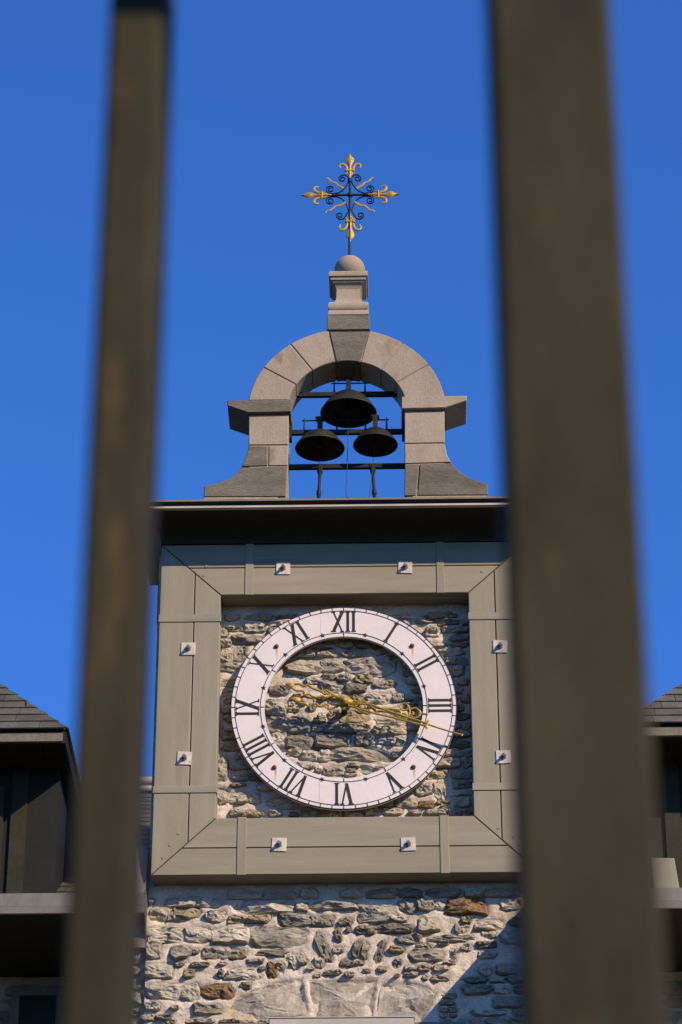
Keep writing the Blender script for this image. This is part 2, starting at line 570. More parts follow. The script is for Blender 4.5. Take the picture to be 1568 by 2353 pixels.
STONES = [(-1.3195, -1.4094, 0.0333, 0.0446, 'g', 0.0), (-1.114, -1.4186, 0.198, 0.0707, 'g', 0.0), (-0.9337, -1.4227, 0.1656, 0.0655, 'g', 0.0), (-0.5459, -1.4557, 0.3745, 0.0869, 'g', 0.0), (-0.293, -1.4605, 0.0777, 0.0498, 'g', 0.0), (-1.2643, -1.5032, 0.1394, 0.0944, 't', 0.0), (-1.1614, -1.5188, 0.0791, 0.0644, 't', 0.0), (-1.0757, -1.4902, 0.1797, 0.085, 'o', 0.0), (-0.8813, -1.5287, 0.1197, 0.0696, 'g', 0.0), (-0.7273, -1.5472, 0.1354, 0.055, 'o', 0.0), (-0.5856, -1.5436, 0.1552, 0.0552, 'o', 0.0), (-0.3334, -1.5531, 0.2232, 0.0899, 'd', 0.0), (-0.1563, -1.5596, 0.15, 0.0795, 'd', 0.0), (-1.2033, -1.6492, 0.2527, 0.1122, 'g', 0.0), (-0.9944, -1.6559, 0.1792, 0.1018, 'g', 0.0), (-0.7814, -1.6587, 0.2334, 0.1236, 'g', 0.0), (-0.4505, -1.6762, 0.3682, 0.1441, 'd', 0.0), (-1.2948, -1.7682, 0.1077, 0.117, 'g', 0.0), (-1.1067, -1.782, 0.129, 0.093, 'd', 0.0), (-0.8694, -1.7841, 0.178, 0.0837, 'g', 0.0), (-0.7291, -1.7916, 0.1231, 0.0668, 'o', 0.0), (-0.4988, -1.7907, 0.1947, 0.0423, 'd', 0.0), (-0.6064, -1.8476, 0.1041, 0.0259, 'g', 0.0), (-1.2543, -1.9156, 0.1789, 0.1024, 'g', 0.0), (-1.0487, -1.9342, 0.0735, 0.0582, 'o', 0.0), (-0.9802, -1.8781, 0.1224, 0.028, 'd', 0.0), (-0.8391, -1.9408, 0.0325, 0.0482, 'd', 0.0), (-0.6795, -1.9397, 0.2173, 0.0834, 'g', 0.0), (-0.5596, -1.9034, 0.0391, 0.0263, 'd', 0.0), (-0.4893, -1.914, 0.0614, 0.0946, 'r', 0.0), (-0.1721, -1.8658, 0.0615, 0.0698, 't', 0.0), (-0.2332, -1.9009, 0.0469, 0.0254, 'g', 0.0), (-0.0856, -1.9372, 0.1079, 0.0287, 'g', 0.0), (-1.2209, -2.057, 0.2277, 0.1068, 'g', 0.0), (-1.0432, -2.0666, 0.133, 0.1126, 'g', 0.0), (-0.8571, -2.0591, 0.1996, 0.1046, 'r', 0.0), (-0.6668, -2.026, 0.068, 0.0435, 'o', 0.0), (-1.2892, -2.1682, 0.0912, 0.0529, 'g', 0.0), (-1.141, -2.1827, 0.0543, 0.0222, 'g', 0.0), (-0.9193, -2.1917, 0.1849, 0.0659, 'd', 0.0), (-1.3195, -2.2451, 0.0846, 0.046, 't', 0.0), (-0.9755, -2.2753, 0.1837, 0.026, 't', 0.0), (-0.8293, -1.8664, 0.0456, 0.0245, 't', 0.0), (-0.4257, -1.8771, 0.0684, 0.0871, 'g', -0.5), (-0.3471, -1.8416, 0.0639, 0.1113, 'g', 0.55), (-0.2999, -1.83, 0.0592, 0.0969, 'g', 0.5), (-0.1513, -1.7514, 0.0683, 0.2183, 'd', 0.42), (-0.0693, -1.4527, 0.2876, 0.0615, 'g', 0.0), (0.0016, -1.5684, 0.0907, 0.0545, 'd', 0.0), (0.2263, -1.5166, 0.2399, 0.1147, 'g', 0.0), (0.4315, -1.4572, 0.1216, 0.0992, 'd', 0.0), (0.5452, -1.4548, 0.1124, 0.0825, 'd', 0.0), (0.6405, -1.4626, 0.0763, 0.0566, 'g', 0.0), (0.8198, -1.4641, 0.2428, 0.117, 'r', 0.0), (1.1245, -1.4561, 0.1429, 0.0847, 'g', 0.0), (0.3646, -1.5506, 0.1175, 0.0421, 'g', 0.0), (0.3366, -1.6225, 0.2439, 0.0645, 'd', 0.0), (0.1351, -1.6339, 0.1311, 0.0566, 'o', 0.0), (0.5679, -1.6002, 0.1434, 0.0987, 't', 0.0), (0.7872, -1.6217, 0.0846, 0.0689, 't', 0.0), (0.8155, -1.5683, 0.0579, 0.0493, 'o', 0.0), (0.9686, -1.6004, 0.1928, 0.0728, 'g', 0.0), (0.4286, -1.7045, 0.1575, 0.0566, 'd', 0.0), (0.7133, -1.6973, 0.3019, 0.0385, 'g', 0.0), (0.6608, -1.7308, 0.0627, 0.0267, 'g', 0.0), (0.534, -1.7582, 0.1165, 0.059, 'g', 0.0), (0.5443, -1.8181, 0.2106, 0.0751, 'd', 0.0), (0.7249, -1.7994, 0.0481, 0.0757, 'g', 0.0), (0.8136, -1.7611, 0.0621, 0.046, 'g', 0.0), (0.9537, -1.7493, 0.1253, 0.0398, 'd', 0.0), (0.0102, -1.8626, 0.081, 0.0604, 'd', 0.0), (0.3501, -1.8703, 0.0488, 0.0697, 'd', 0.0), (0.2485, -1.9199, 0.0537, 0.036, 'o', 0.0), (0.4374, -1.9095, 0.0716, 0.0313, 'g', 0.0), (0.5376, -1.9775, 0.0399, 0.0309, 'g', 0.0), (0.6384, -1.9836, 0.1161, 0.0325, 't', 0.0), (0.9565, -1.8178, 0.1158, 0.0511, 'g', 0.0), (0.9401, -1.933, 0.0701, 0.0696, 'g', 0.0), (1.1355, -1.6986, 0.1601, 0.0809, 'g', 0.0), (0.0219, -1.6295, 0.0316, 0.0392, 'd', 0.0), (0.1405, -1.9286, 0.0538, 0.0264, 'o', 0.0), (0.3469, -1.9653, 0.0358, 0.0137, 'g', 0.0), (0.2382, -1.7815, 0.0485, 0.155, 'd', -0.35), (0.1322, -1.7831, 0.0446, 0.1115, 'd', -0.15), (0.0781, -1.7691, 0.0447, 0.1328, 'd', -0.25), (-0.0461, -1.6677, 0.0407, 0.0975, 'o', 0.2), (-0.1206, -1.7881, 0.0363, 0.1259, 'd', 0.35), (-0.2952, 0.3842, 0.2433, 0.1134, 't', 0.0), (-0.093, 0.3872, 0.1618, 0.1021, 'g', 0.0), (0.1581, 0.378, 0.2823, 0.1164, 'g', 0.0), (0.3297, 0.3806, 0.0593, 0.0788, 'g', 0.0), (-0.1158, 0.2932, 0.0692, 0.0423, 'o', 0.0), (-0.0121, 0.2856, 0.0921, 0.0425, 'g', 0.0), (0.1059, 0.2778, 0.0631, 0.0551, 'o', 0.0), (0.1693, 0.2771, 0.0515, 0.055, 'o', 0.0), (0.2812, 0.2371, 0.1491, 0.0559, 't', 0.0), (-0.2206, 0.2619, 0.0946, 0.0425, 'g', 0.0), (-0.0945, 0.2179, 0.1462, 0.0765, 'd', 0.0), (0.074, 0.2031, 0.1309, 0.0711, 'd', 0.0), (0.2459, 0.1214, 0.1715, 0.0816, 'g', 0.0), (0.3751, 0.1309, 0.074, 0.0587, 'g', 0.0), (-0.4666, 0.1935, 0.1271, 0.0556, 'd', 0.0), (-0.4882, 0.0522, 0.1502, 0.1068, 'g', 0.0), (-0.2262, 0.0654, 0.0427, 0.0736, 'g', 0.0), (-0.16, -0.009, 0.0482, 0.0414, 'g', 0.0), (-0.0782, -0.0034, 0.0744, 0.0545, 't', 0.0), (0.0561, -0.0176, 0.1828, 0.0939, 'o', 0.0), (0.3305, -0.0268, 0.2047, 0.1196, 'g', 0.0), (-0.4725, -0.0822, 0.1555, 0.1189, 'd', 0.0), (-0.3239, -0.0869, 0.1436, 0.1123, 'd', 0.0), (-0.0297, -0.1123, 0.194, 0.0682, 'd', 0.0), (0.1216, -0.1012, 0.0968, 0.0545, 'g', 0.0), (0.321, -0.1351, 0.2219, 0.0557, 'g', 0.0), (0.1298, -0.1965, 0.1021, 0.0923, 'd', 0.0), (0.329, -0.2017, 0.2042, 0.0743, 'g', 0.0), (-0.4628, -0.1967, 0.1035, 0.0923, 'g', 0.0), (-0.3031, -0.2173, 0.1943, 0.1058, 'd', 0.0), (-0.0867, -0.2037, 0.2165, 0.0998, 'd', 0.0), (-0.3537, -0.2958, 0.0913, 0.0476, 'g', 0.0), (-0.2428, -0.3159, 0.1197, 0.073, 't', 0.0), (-0.1422, -0.32, 0.082, 0.0789, 'g', 0.0), (0.1007, -0.3131, 0.3859, 0.0884, 't', 0.0), (0.3678, -0.3127, 0.0789, 0.0537, 't', 0.0), (-0.1782, -0.4202, 0.0546, 0.0532, 'g', 0.0), (-0.0808, -0.4387, 0.136, 0.069, 'g', 0.0), (0.2193, -0.4305, 0.1921, 0.0671, 'g', 0.0), (-0.2594, -0.4006, 0.0739, 0.0409, 'g', 0.0), (-0.777, 0.6867, 0.1228, 0.0305, 'o', 0.0), (-0.6461, 0.6951, 0.129, 0.0636, 'g', 0.0), (-0.7204, 0.6003, 0.1403, 0.0568, 'd', 0.0), (-0.7535, 0.4925, 0.0948, 0.1281, 'g', 0.0), (-0.865, 0.658, 0.0512, 0.0626, 'g', 0.0), (-0.8535, 0.5755, 0.0708, 0.056, 'g', 0.0), (-0.8424, 0.477, 0.0829, 0.0951, 't', 0.0), (-0.8325, 0.379, 0.1167, 0.056, 'g', 0.0), (0.6225, 0.6544, 0.0824, 0.0761, 'g', 0.0), (0.5703, 0.7376, 0.1159, 0.0304, 'd', 0.0), (-0.8576, -0.4194, 0.0713, 0.1663, 'g', 0.0), (-0.8492, -0.6193, 0.0903, 0.1152, 'g', 0.0), (-0.7451, -0.6328, 0.1166, 0.0905, 'g', 0.0), (-0.6378, -0.637, 0.0824, 0.084, 'g', 0.0), (-0.7544, -0.7503, 0.0707, 0.0525, 'g', 0.0), (-0.6372, -0.7626, 0.1468, 0.0384, 'o', 0.0), (-0.7466, -0.5426, 0.0931, 0.0221, 'd', 0.0), (0.5465, -0.5898, 0.1026, 0.0781, 'g', 0.0), (0.6558, -0.592, 0.0722, 0.13, 'g', 0.0), (0.4314, -0.694, 0.1455, 0.0658, 't', 0.0), (0.5645, -0.7046, 0.0971, 0.0467, 'r', 0.0), (0.6282, -0.7657, 0.1363, 0.0371, 'g', 0.0), (0.3296, -0.7566, 0.1232, 0.0444, 't', 0.0), (-0.3531, -0.7722, 0.062, 0.0265, 'r', 0.0)]
POLYS = [('s', [(-0.7916, -2.1984), (-0.748, -2.1324), (-0.5165, -2.0105), (-0.2922, -1.9665), (-0.2416, -2.2266), (-0.5225, -2.2668), (-0.7993, -2.2645)]), ('s', [(-0.2504, -1.9889), (0.2166, -1.9805), (0.1816, -2.282), (-0.2133, -2.2788)]), ('s', [(0.2316, -2.0169), (0.4004, -2.004), (0.5523, -2.0435), (0.6032, -2.1058), (0.5679, -2.1908), (0.5086, -2.2847), (0.1968, -2.2821)])]
taken = []
for (cx, cz, w, h, k, rot) in STONES:
    e = 1.24 if cz > -1.2 else 1.16
    rubble(tower, rng, cx, cz, w * e, h * e, k, YW, rot)
    m_ = .004
    taken.append((cx - w / 2 - m_, cx + w / 2 + m_, cz - h / 2 - m_, cz + h / 2 + m_))
for (k, poly) in POLYS:
    xs, zs = [p[0] for p in poly], [p[1] for p in poly]
    rubble(tower, rng, sum(xs) / len(xs), sum(zs) / len(zs), max(xs) - min(xs), max(zs) - min(zs), k, YW, poly=poly, proud=.010, rough=.6)
    taken.append((min(xs), max(xs), min(zs), max(zs)))
# the clock recess is densely built, the wall below it heavily pointed
fill(tower, rng, (-.89, .89, -.88, .88), taken, YW, .045, .10, 'gggdtto', .03, 120)
fill(tower, rng, (-.89, .89, -.88, .88), taken, YW, .03, .05, 'gtto', .05, 40, .045, .11)
fill(tower, rng, (-1.30, 1.30, -1.62, -1.30), taken, YW, .06, .10, 'gggdd', .12, 24)
fill(tower, rng, (-1.33, .75, -2.30, -1.62), taken, YW, .035, .06, 'tttgo', .1, 70, .05, .14)
taken.append((-1.3, .75, -2.6, -1.3))
fill(tower, rng, (.55, 1.32, -2.55, -1.55), taken, YW, .05, .10, 'ggdtt', .35, 22)
fill(tower, rng, (-1.32, -.88, -3.05, -2.38), taken, YW, .06, .11, 'ggdtt', .2, 20)
fill(tower, rng, (.82, 1.32, -3.05, -2.58), taken, YW, .06, .11, 'ggdtt', .2, 20)

mortar_sheet('wall', tower, -1.345, 1.345, -3.1, 1.30, YW, .0135)

# cornice round the cap of the tower
def cornice_profile(n=8):
    pr = [(.10, 1.50), (-.335, 1.468), (-.338, 1.452), (-.305, 1.449), (-.303, 1.424), (-.325, 1.421), (-.327, 1.405), (-.305, 1.401), (-.285, 1.408)]
    for k in range(n + 1):
        t = k / n
        pr.append((-.275 + .265 * math.sin(t * math.pi / 2) ** 1.0, 1.402 - .112 * (1 - math.cos(t * math.pi / 2))))
    return pr


def sweep(mb, prof, ring):
    """ring: list of functions from (y, z) of the profile to a point"""
    k = len(prof)
    v, f = [], []
    for fn in ring:
        v += [fn(y, z) for y, z in prof]
    for a in range(len(ring) - 1):
        for i in range(k - 1):
            f.append((a * k + i, a * k + i + 1, (a + 1) * k + i + 1, (a + 1) * k + i))
    mb.add(v, f)


SIDE = .46                                                           # side overhang as a share of the front one
ring = [lambda y, z: (-1.318 + y * SIDE, .78, z), lambda y, z: (-1.318 + y * SIDE, y, z),
        lambda y, z: (1.318 - y * SIDE, y, z), lambda y, z: (1.318 - y * SIDE, .78, z)]
pr = cornice_profile()
cb = MB()
sweep(cb, pr[8:], ring)
cornice = cb.build('cornice', 'soffit_shade_paint', tower, smooth=40)
cb = MB()
sweep(cb, pr[3:6], ring)
cb.build('fascia', 'dark_metal', cornice)
cb = MB()
sweep(cb, pr[5:9], ring)
cb.build('bead', 'zinc_bright', cornice)
cb = MB()
sweep(cb, pr[0:4], ring)
cb.build('drip_edge', 'fascia_paint', cornice)
rb = MB()
rb.add([(-1.47, -.32, 1.462), (1.47, -.32, 1.462), (1.47, .9, 1.462), (-1.47, .9, 1.462), (-.9, .33, 1.76), (.9, .33, 1.76), (.9, .7, 1.76), (-.9, .7, 1.76)],
       [(0, 1, 5, 4), (1, 2, 6, 5), (2, 3, 7, 6), (3, 0, 4, 7), (4, 5, 6, 7), (3, 2, 1, 0)])
rb.build('cap_roof', 'dark_metal', tower)
eb = MB()
eb.box(-1.40, 1.40, .74, .80, 1.05, 1.40)
eb.build('end_board', 'soffit_shade_paint', tower)
# metal window head at the foot of the picture
hb = MB()
hb.box(-.495, .455, -.05, YW, -2.62, -2.345)
hood = hb.build('window_head', 'zinc_bright', tower)
hb = MB()
hb.box(-.500, .460, -.056, .02, -2.345, -2.338)
hb.build('drip_edge', 'zinc_bright', hood)
hb = MB()
hb.box(-.86, -.496, .02, YW, -2.75, -2.352)
hb.box(.456, .80, .02, YW, -2.75, -2.352)
hb.build('flashing', 'zinc', hood)
gb = MB()
for k in range(38):
    x = rng.gauss(-.10, .055)
    y = rng.uniform(.05, .12)
    hgt = rng.uniform(.015, .045)
    a = rng.uniform(-.05, .05)
    gb.add([(x - .0025, y, -.872), (x + .0025, y, -.872), (x + a, y - rng.uniform(.0, .04), -.872 + hgt)], [(0, 1, 2)])
tag(gb.build('dry_grass', 'dry_grass', recalc=False), 'small tuft of dry grass on the frame ledge under the dial', 'grass', kind='stuff')

# ------------------------------------------------------------------ timber frame round the clock
fr = thing('timber_surround', 'square grey beige timber surround of the clock, bolted with steel plates', 'surround', (0, .08, -1.296))
I, O, Mx = .881, 1.318, 1.070
T0, T1, TM = .871, 1.290, 1.095
B0, B1, BM = -.870, -1.296, -1.095
g_ = .0032
FY1 = YW - .012


def board(poly, m_):
    mb = MB()
    mb.prism(inset_ccw(poly, g_), 0.0, FY1, .004)
    return mb.build('board', m_, fr)


def inset_ccw(poly, d):
    P = [Vector(p) for p in poly]
    if sum(P[i].x * P[(i + 1) % len(P)].y - P[(i + 1) % len(P)].x * P[i].y for i in range(len(P))) < 0:
        P.reverse()
    return inset(P, d)


def lerp(a, b, t):
    return (a[0] + (b[0] - a[0]) * t, a[1] + (b[1] - a[1]) * t)


for sgn in (-1, 1):
    ti, to, bi, bo = (sgn * I, T0), (sgn * O, T1), (sgn * I, B0), (sgn * O, B1)
    q = (Mx - I) / (O - I)
    tm, bm_ = lerp(ti, to, q), lerp(bi, bo, q)
    board([ti, tm, bm_, bi], 'timber_upright')
    board([tm, to, bo, bm_], 'timber_upright')
for (zi, zo, zm) in ((T0, T1, TM), (B0, B1, BM)):
    q = (zm - zi) / (zo - zi)
    li, lo, ri, ro = (-I, zi), (-O, zo), (I, zi), (O, zo)
    lm, rm = lerp(li, lo, q), lerp(ri, ro, q)
    board([li, ri, rm, lm], 'timber_level')
    board([lm, rm, ro, lo], 'timber_level')
for (x0, x1, z0, z1, up) in ((-.712, -.652, T0 - .002, T1, 1), (.659, .714, T0 - .002, T1, 1), (-.734, -.671, B1 - .004, B0 + .002, 1), (.648, .711, B1 - .004, B0 + .002, 1),
                             (-O - .004, -I + .004, .655, .715, 0), (-O - .004, -I + .003, -.683, -.628, 0), (I - .004, O + .004, .650, .708, 0), (I - .004, O + .004, -.683, -.628, 0)):
    mb = MB()
    mb.prism([(x0, z0), (x1, z0), (x1, z1), (x0, z1)], -.007, .05, .003)
    mb.build('batten', 'timber_upright' if up else 'timber_level', fr)
for (x, z) in ((-.439, 1.084), (.436, 1.083), (-1.104, .438), (1.097, .433), (-.447, -1.077), (.432, -1.082), (-1.110, -.418), (1.097, -.431)):
    mb = MB()
    h = .050
    t = rng.uniform(-.05, .05)
    P = [(x + a * h * math.cos(t) - b * h * math.sin(t), z + a * h * math.sin(t) + b * h * math.cos(t)) for a, b in ((-1, -1), (1, -1), (1, 1), (-1, 1))]
    mb.prism(P, -.008, .01, .002)
    pl = mb.build('washer_plate', 'plate_steel', fr)
    mb = MB()
    mb.tube([(x, -.008, z), (x, -.022, z)], .021, 6, up=Vector((0, 0, 1)))
    mb.tube([(x, -.020, z), (x, -.050, z)], .0115, 10, up=Vector((0, 0, 1)))
    mb.build('bolt', 'bolt_steel', pl, smooth=40)
for (x, z) in ((-1.005, 1.035), (-.99, 1.11), (.985, 1.045), (-1.19, -1.07), (-1.135, -.985), (-1.235, -1.165), (1.05, -.965), (1.15, -1.03), (1.19, -1.09), (1.195, -1.15)):
    mb = MB()
    mb.lathe([(.0, -.0035), (.010, -.0035), (.0115, .002)], (x, 0, z), 12, 'y')
    mb.build('plug', 'timber_upright', fr)

# ------------------------------------------------------------------ the clock
ck = thing('clock', 'white ring clock dial with black Roman numerals and gilded filigree hands before stone wall', 'clock', (-.006, .08, -.79))
DX, DZ, DY = -.006, .010, .070
RO, RI = .792, .556


def annulus(mb, r0, r1, y0, y1, n=144):
    v, f = [], []
    for (r, y) in ((r0, y0), (r1, y0), (r1, y1), (r0, y1)):
        for j in range(n):
            a = 2 * math.pi * j / n
            v.append((DX + r * math.sin(a), y, DZ + r * math.cos(a)))
    for q in range(4):
        p = (q + 1) % 4
        for j in range(n):
            k = (j + 1) % n
            f.append((q * n + j, q * n + k, p * n + k, p * n + j))
    mb.add(v, f)


mb = MB()
annulus(mb, RI, RO, DY, DY + .028)
dial = mb.build('dial', 'dial_white', ck, smooth=40)


def pol(r, t, a, y):
    """r out from the dial centre, t along the tangent, for the direction a (clockwise from XII)"""
    return (DX + r * math.sin(a) + t * math.cos(a), y, DZ + r * math.cos(a) - t * math.sin(a))


def slab(mb, pts, y0, y1, a):
    """outline in (t, r) raised on the dial"""
    k = len(pts)
    v = [pol(r, t, a, y0) for t, r in pts] + [pol(r, t, a, y1) for t, r in pts]
    f = [tuple(range(k)), tuple(reversed(range(k, 2 * k)))]
    f += [(i, (i + 1) % k, k + (i + 1) % k, k + i) for i in range(k)]
    mb.add(v, f)


YN = DY - .003
mb = MB()
annulus(mb, .7605, .7645, YN, DY + .001)
annulus(mb, .5825, .5865, YN, DY + .001)
annulus(mb, RO - .0035, RO + .001, YN, DY + .010)
for k in range(60):
    slab(mb, [(-.0025, .7645), (.0025, .7645), (.0025, RO - .0035), (-.0025, RO - .0035)], YN, DY + .001, 2 * math.pi * k / 60)
for k in range(12):
    slab(mb, [(-.0025, RI + .0005), (.0025, RI + .0005), (.0025, .5825), (-.0025, .5825)], YN, DY + .001, 2 * math.pi * k / 12)
mb.build('minute_track', 'dial_black', ck)

R0, R1 = .596, .752


def stroke(mb, t0, t1, w, a):
    slab(mb, [(t0 - w / 2, R0), (t0 + w / 2, R0), (t1 + w / 2, R1), (t1 - w / 2, R1)], YN, DY + .001, a)


def serif(mb, t, w, r, a, e=.0005):
    slab(mb, [(t - w / 2, r - .0032), (t + w / 2, r - .0032), (t + w / 2, r + .0032), (t - w / 2, r + .0032)], YN - e, DY + .001, a)


ADV = {'I': .041, 'V': .098, 'X': .100}


def numeral(txt, a):
    mb = MB()
    tot = sum(ADV[c] for c in txt)
    x = -tot / 2
    for i, c in enumerate(txt):
        m0 = x + ADV[c] / 2
        if c == 'I':
            stroke(mb, m0, m0, .0185, a)
            serif(mb, m0, .033, R0, a)
            serif(mb, m0, .033, R1, a, .0008)
        elif c == 'X':
            stroke(mb, m0 + .031, m0 - .031, .009, a)
            slab(mb, [(m0 - .031 - .0115, R0), (m0 - .031 + .0115, R0), (m0 + .031 + .0115, R1), (m0 + .031 - .0115, R1)], YN - .0006, DY + .001, a)
            serif(mb, m0 - .031, .036, R0, a, .0012)
            serif(mb, m0 + .031, .026, R0, a, .0012)
            serif(mb, m0 - .031, .026, R1, a, .0012)
            serif(mb, m0 + .031, .036, R1, a, .0012)
        else:
            stroke(mb, m0 + .002, m0 - .030, .021, a)
            slab(mb, [(m0 - .0045, R0), (m0 + .0065, R0), (m0 + .035, R1), (m0 + .026, R1)], YN - .0006, DY + .001, a)
            serif(mb, m0 - .030, .036, R1, a, .0012)
            serif(mb, m0 + .031, .026, R1, a, .0012)
        x += ADV[c]
    o = mb.build('numeral', 'dial_black', ck)
    o['label'] = 'black Roman numeral ' + txt


for k, txt in enumerate(('XII', 'I', 'II', 'III', 'IV', 'V', 'VI', 'VII', 'VIII', 'IX', 'X', 'XI')):
    numeral(txt, 2 * math.pi * k / 12)
for k in range(12):
    a = 2 * math.pi * (k + .5) / 12
    mb = MB()
    pts = []
    for j in range(10):
        r = .019 if j % 2 == 0 else .0075
        w = 2 * math.pi * j / 10
        pts.append((r * math.sin(w), .5845 + r * math.cos(w)))
    slab(mb, pts, YN - .001, DY + .001, a)
    mb.build('star', 'dial_black', ck)
for (x, z) in ((-.483, .490), (.478, .484), (-.488, -.460), (.476, -.466)):
    mb = MB()
    mb.lathe([(.0165, 0.002), (.016, -.008), (.012, -.014), (.006, -.0175), (.0001, -.0185)], (x, DY, z), 14, 'y')
    mb.build('screw_cap', 'rusty_iron', ck, smooth='all')
for (x0, x1, z0, z1) in ((-.164, -.1632, .578, .758), (-.170, -.1692, -.745, -.566)):
    mb = MB()
    mb.box(x0 + DX, x1 + DX, DY - .0012, DY + .001, z0 + DZ, z1 + DZ)
    mb.build('panel_joint', 'stone_grey', ck)
for (x, z) in ((-.483, .490), (.478, .484), (-.488, -.460), (.476, -.466)):
    mb = MB()
    mb.tube([(x, DY + .02, z), (x, YW + .02, z)], .012, 8, up=Vector((0, 0, 1)))
    mb.build('standoff', 'rusty_iron', ck)

HY = -.005
HANDS = {'hour': {'tubes': [(0.006, [(-0.3107, 0.0535), (-0.2806, 0.0635), (-0.2485, 0.0528), (-0.2027, 0.0472), (-0.1707, 0.0315), (-0.1387, 0.0312), (-0.1113, 0.0493), (-0.0838, 0.0306), (-0.0564, 0.0354), (-0.0244, 0.0197)]), (0.0058, [(-0.3261, 0.0178), (-0.2711, 0.0019), (-0.2555, -0.0116), (-0.2391, -0.0036), (-0.2026, 0.0063), (-0.1797, -0.0145), (-0.1568, -0.0147), (-0.1295, 0.0004), (-0.1066, -0.0173), (-0.113, -0.0376), (-0.0838, -0.0308), (-0.0381, -0.0108)]), (0.0045, [(-0.2165, 0.0525), (-0.2136, 0.0064)]), (0.0045, [(-0.2833, 0.0625), (-0.2761, 0.0788), (-0.2945, 0.0913)]), (0.0062, [(0.0122, 0.0224), (0.0716, 0.0218), (0.1081, 0.0152), (0.1492, 0.0127), (0.1719, -0.01), (0.2448, -0.0343), (0.3177, -0.0432), (0.3906, -0.0512)]), (0.0055, [(0.0075, -0.0369), (0.0395, -0.0147), (0.0715, -0.0089), (0.0989, 0.003), (0.1172, 0.0131)]), (0.0055, [(0.0624, 0.0085), (0.0851, -0.0326), (0.0805, -0.0581), (0.1078, -0.0737), (0.1352, -0.0668), (0.1533, -0.0772), (0.1808, -0.0673), (0.1718, -0.0437), (0.1901, -0.0235)]), (0.0052, [(0.0852, -0.0173), (0.1079, -0.0328), (0.149, -0.0384), (0.1673, -0.0181)]), (0.0055, [(0.1899, -0.0643), (0.2172, -0.0748), (0.2355, -0.0597), (0.2993, -0.0655), (0.3719, -0.0968)]), (0.0055, [(0.4411, -0.0211), (0.4637, -0.0417), (0.4929, -0.0369), (0.5272, -0.0648), (0.5176, -0.0984), (0.481, -0.1132), (0.4539, -0.0977), (0.431, -0.1025)]), (0.0048, [(0.4679, -0.0642), (0.4815, -0.0725), (0.474, -0.0877), (0.4632, -0.0825)]), (0.0048, [(0.4455, -0.0313), (0.4561, -0.0621), (0.4466, -0.0976)]), (0.0065, [(0.3769, -0.051), (0.3949, -0.0716), (0.381, -0.0969)]), (0.0055, [(0.5179, -0.0749), (0.5452, -0.0813), (0.5797, -0.0878)]), (0.0055, [(0.5182, -0.0546), (0.527, -0.0781), (0.513, -0.1034)]), (0.0065, [(0.1582, -0.0129), (0.181, -0.0183), (0.2082, -0.0492), (0.2354, -0.0801)])], 'polys': [[(-0.3857, 0.0461), (-0.3538, 0.0612), (-0.3172, 0.0556), (-0.3015, 0.036), (-0.3169, 0.0157), (-0.3352, 0.0159), (-0.3581, 0.0284)], [(-0.0381, -0.0078), (0.0258, -0.0085), (0.0624, 0.0034), (0.0258, -0.0473), (-0.0153, -0.0468)]], 'rings': [(0.1262, -0.0198, 0.0184, 0.0055), (0.1262, -0.0177, 0.0423, 0.0055), (0.4164, -0.0259, 0.0276, 0.006), (0.4101, -0.1044, 0.0276, 0.006), (-0.1203, -0.0151, 0.0129, 0.004), (-0.1615, 0.0345, 0.011, 0.004), (-0.093, 0.0409, 0.0129, 0.004)]}, 'minute': {'tubes': [(0.0062, [(-0.3545, 0.1496), (-0.3178, 0.1492), (-0.281, 0.1323), (-0.2581, 0.1403), (-0.2213, 0.1142), (-0.18, 0.0983), (-0.1571, 0.0857), (-0.1297, 0.0998), (-0.0976, 0.0769), (-0.0655, 0.054), (-0.0289, 0.0402)]), (0.0055, [(-0.3662, 0.1209), (-0.3404, 0.1), (-0.2945, 0.0944), (-0.2761, 0.0788), (-0.2833, 0.0635), (-0.2486, 0.0682), (-0.2211, 0.0495), (-0.1844, 0.0429), (-0.157, 0.0539), (-0.1295, 0.0413), (-0.0838, 0.0562), (-0.0472, 0.0404)]), (0.005, [(-0.1571, 0.0857), (-0.1387, 0.0671), (-0.1113, 0.0719)]), (0.005, [(-0.0976, 0.0769), (-0.1067, 0.0513), (-0.1295, 0.0413)]), (0.0052, [(0.0167, -0.0063), (0.0989, -0.0092), (0.181, -0.0162), (0.2993, -0.0655), (0.4354, -0.1178), (0.5758, -0.1671)]), (0.0052, [(0.0258, -0.0218), (0.1352, -0.0607), (0.2353, -0.0923), (0.3443, -0.122), (0.4804, -0.162), (0.5709, -0.1873)]), (0.0045, [(0.5757, -0.1732), (0.6614, -0.2065), (0.7516, -0.2378), (0.8147, -0.2586)]), (0.006, [(0.5851, -0.1499), (0.5756, -0.1752), (0.5662, -0.2004)]), (0.0055, [(0.8167, -0.2506), (0.8127, -0.2667)])], 'polys': [[(-0.416, 0.1544), (-0.3866, 0.1582), (-0.3499, 0.1568), (-0.3562, 0.1331), (-0.3698, 0.1158), (-0.3956, 0.1336)], [(-0.0289, 0.0556), (0.0259, 0.0397), (0.0624, 0.0137), (0.0487, -0.0087), (-0.0016, -0.0082), (-0.0381, 0.0147)]], 'rings': [(-0.0518, 0.0631, 0.0147, 0.005), (0.5787, -0.1529, 0.0055, 0.005), (0.5708, -0.1984, 0.0055, 0.005)]}, 'hub': (-0.0034, 0.0144)}


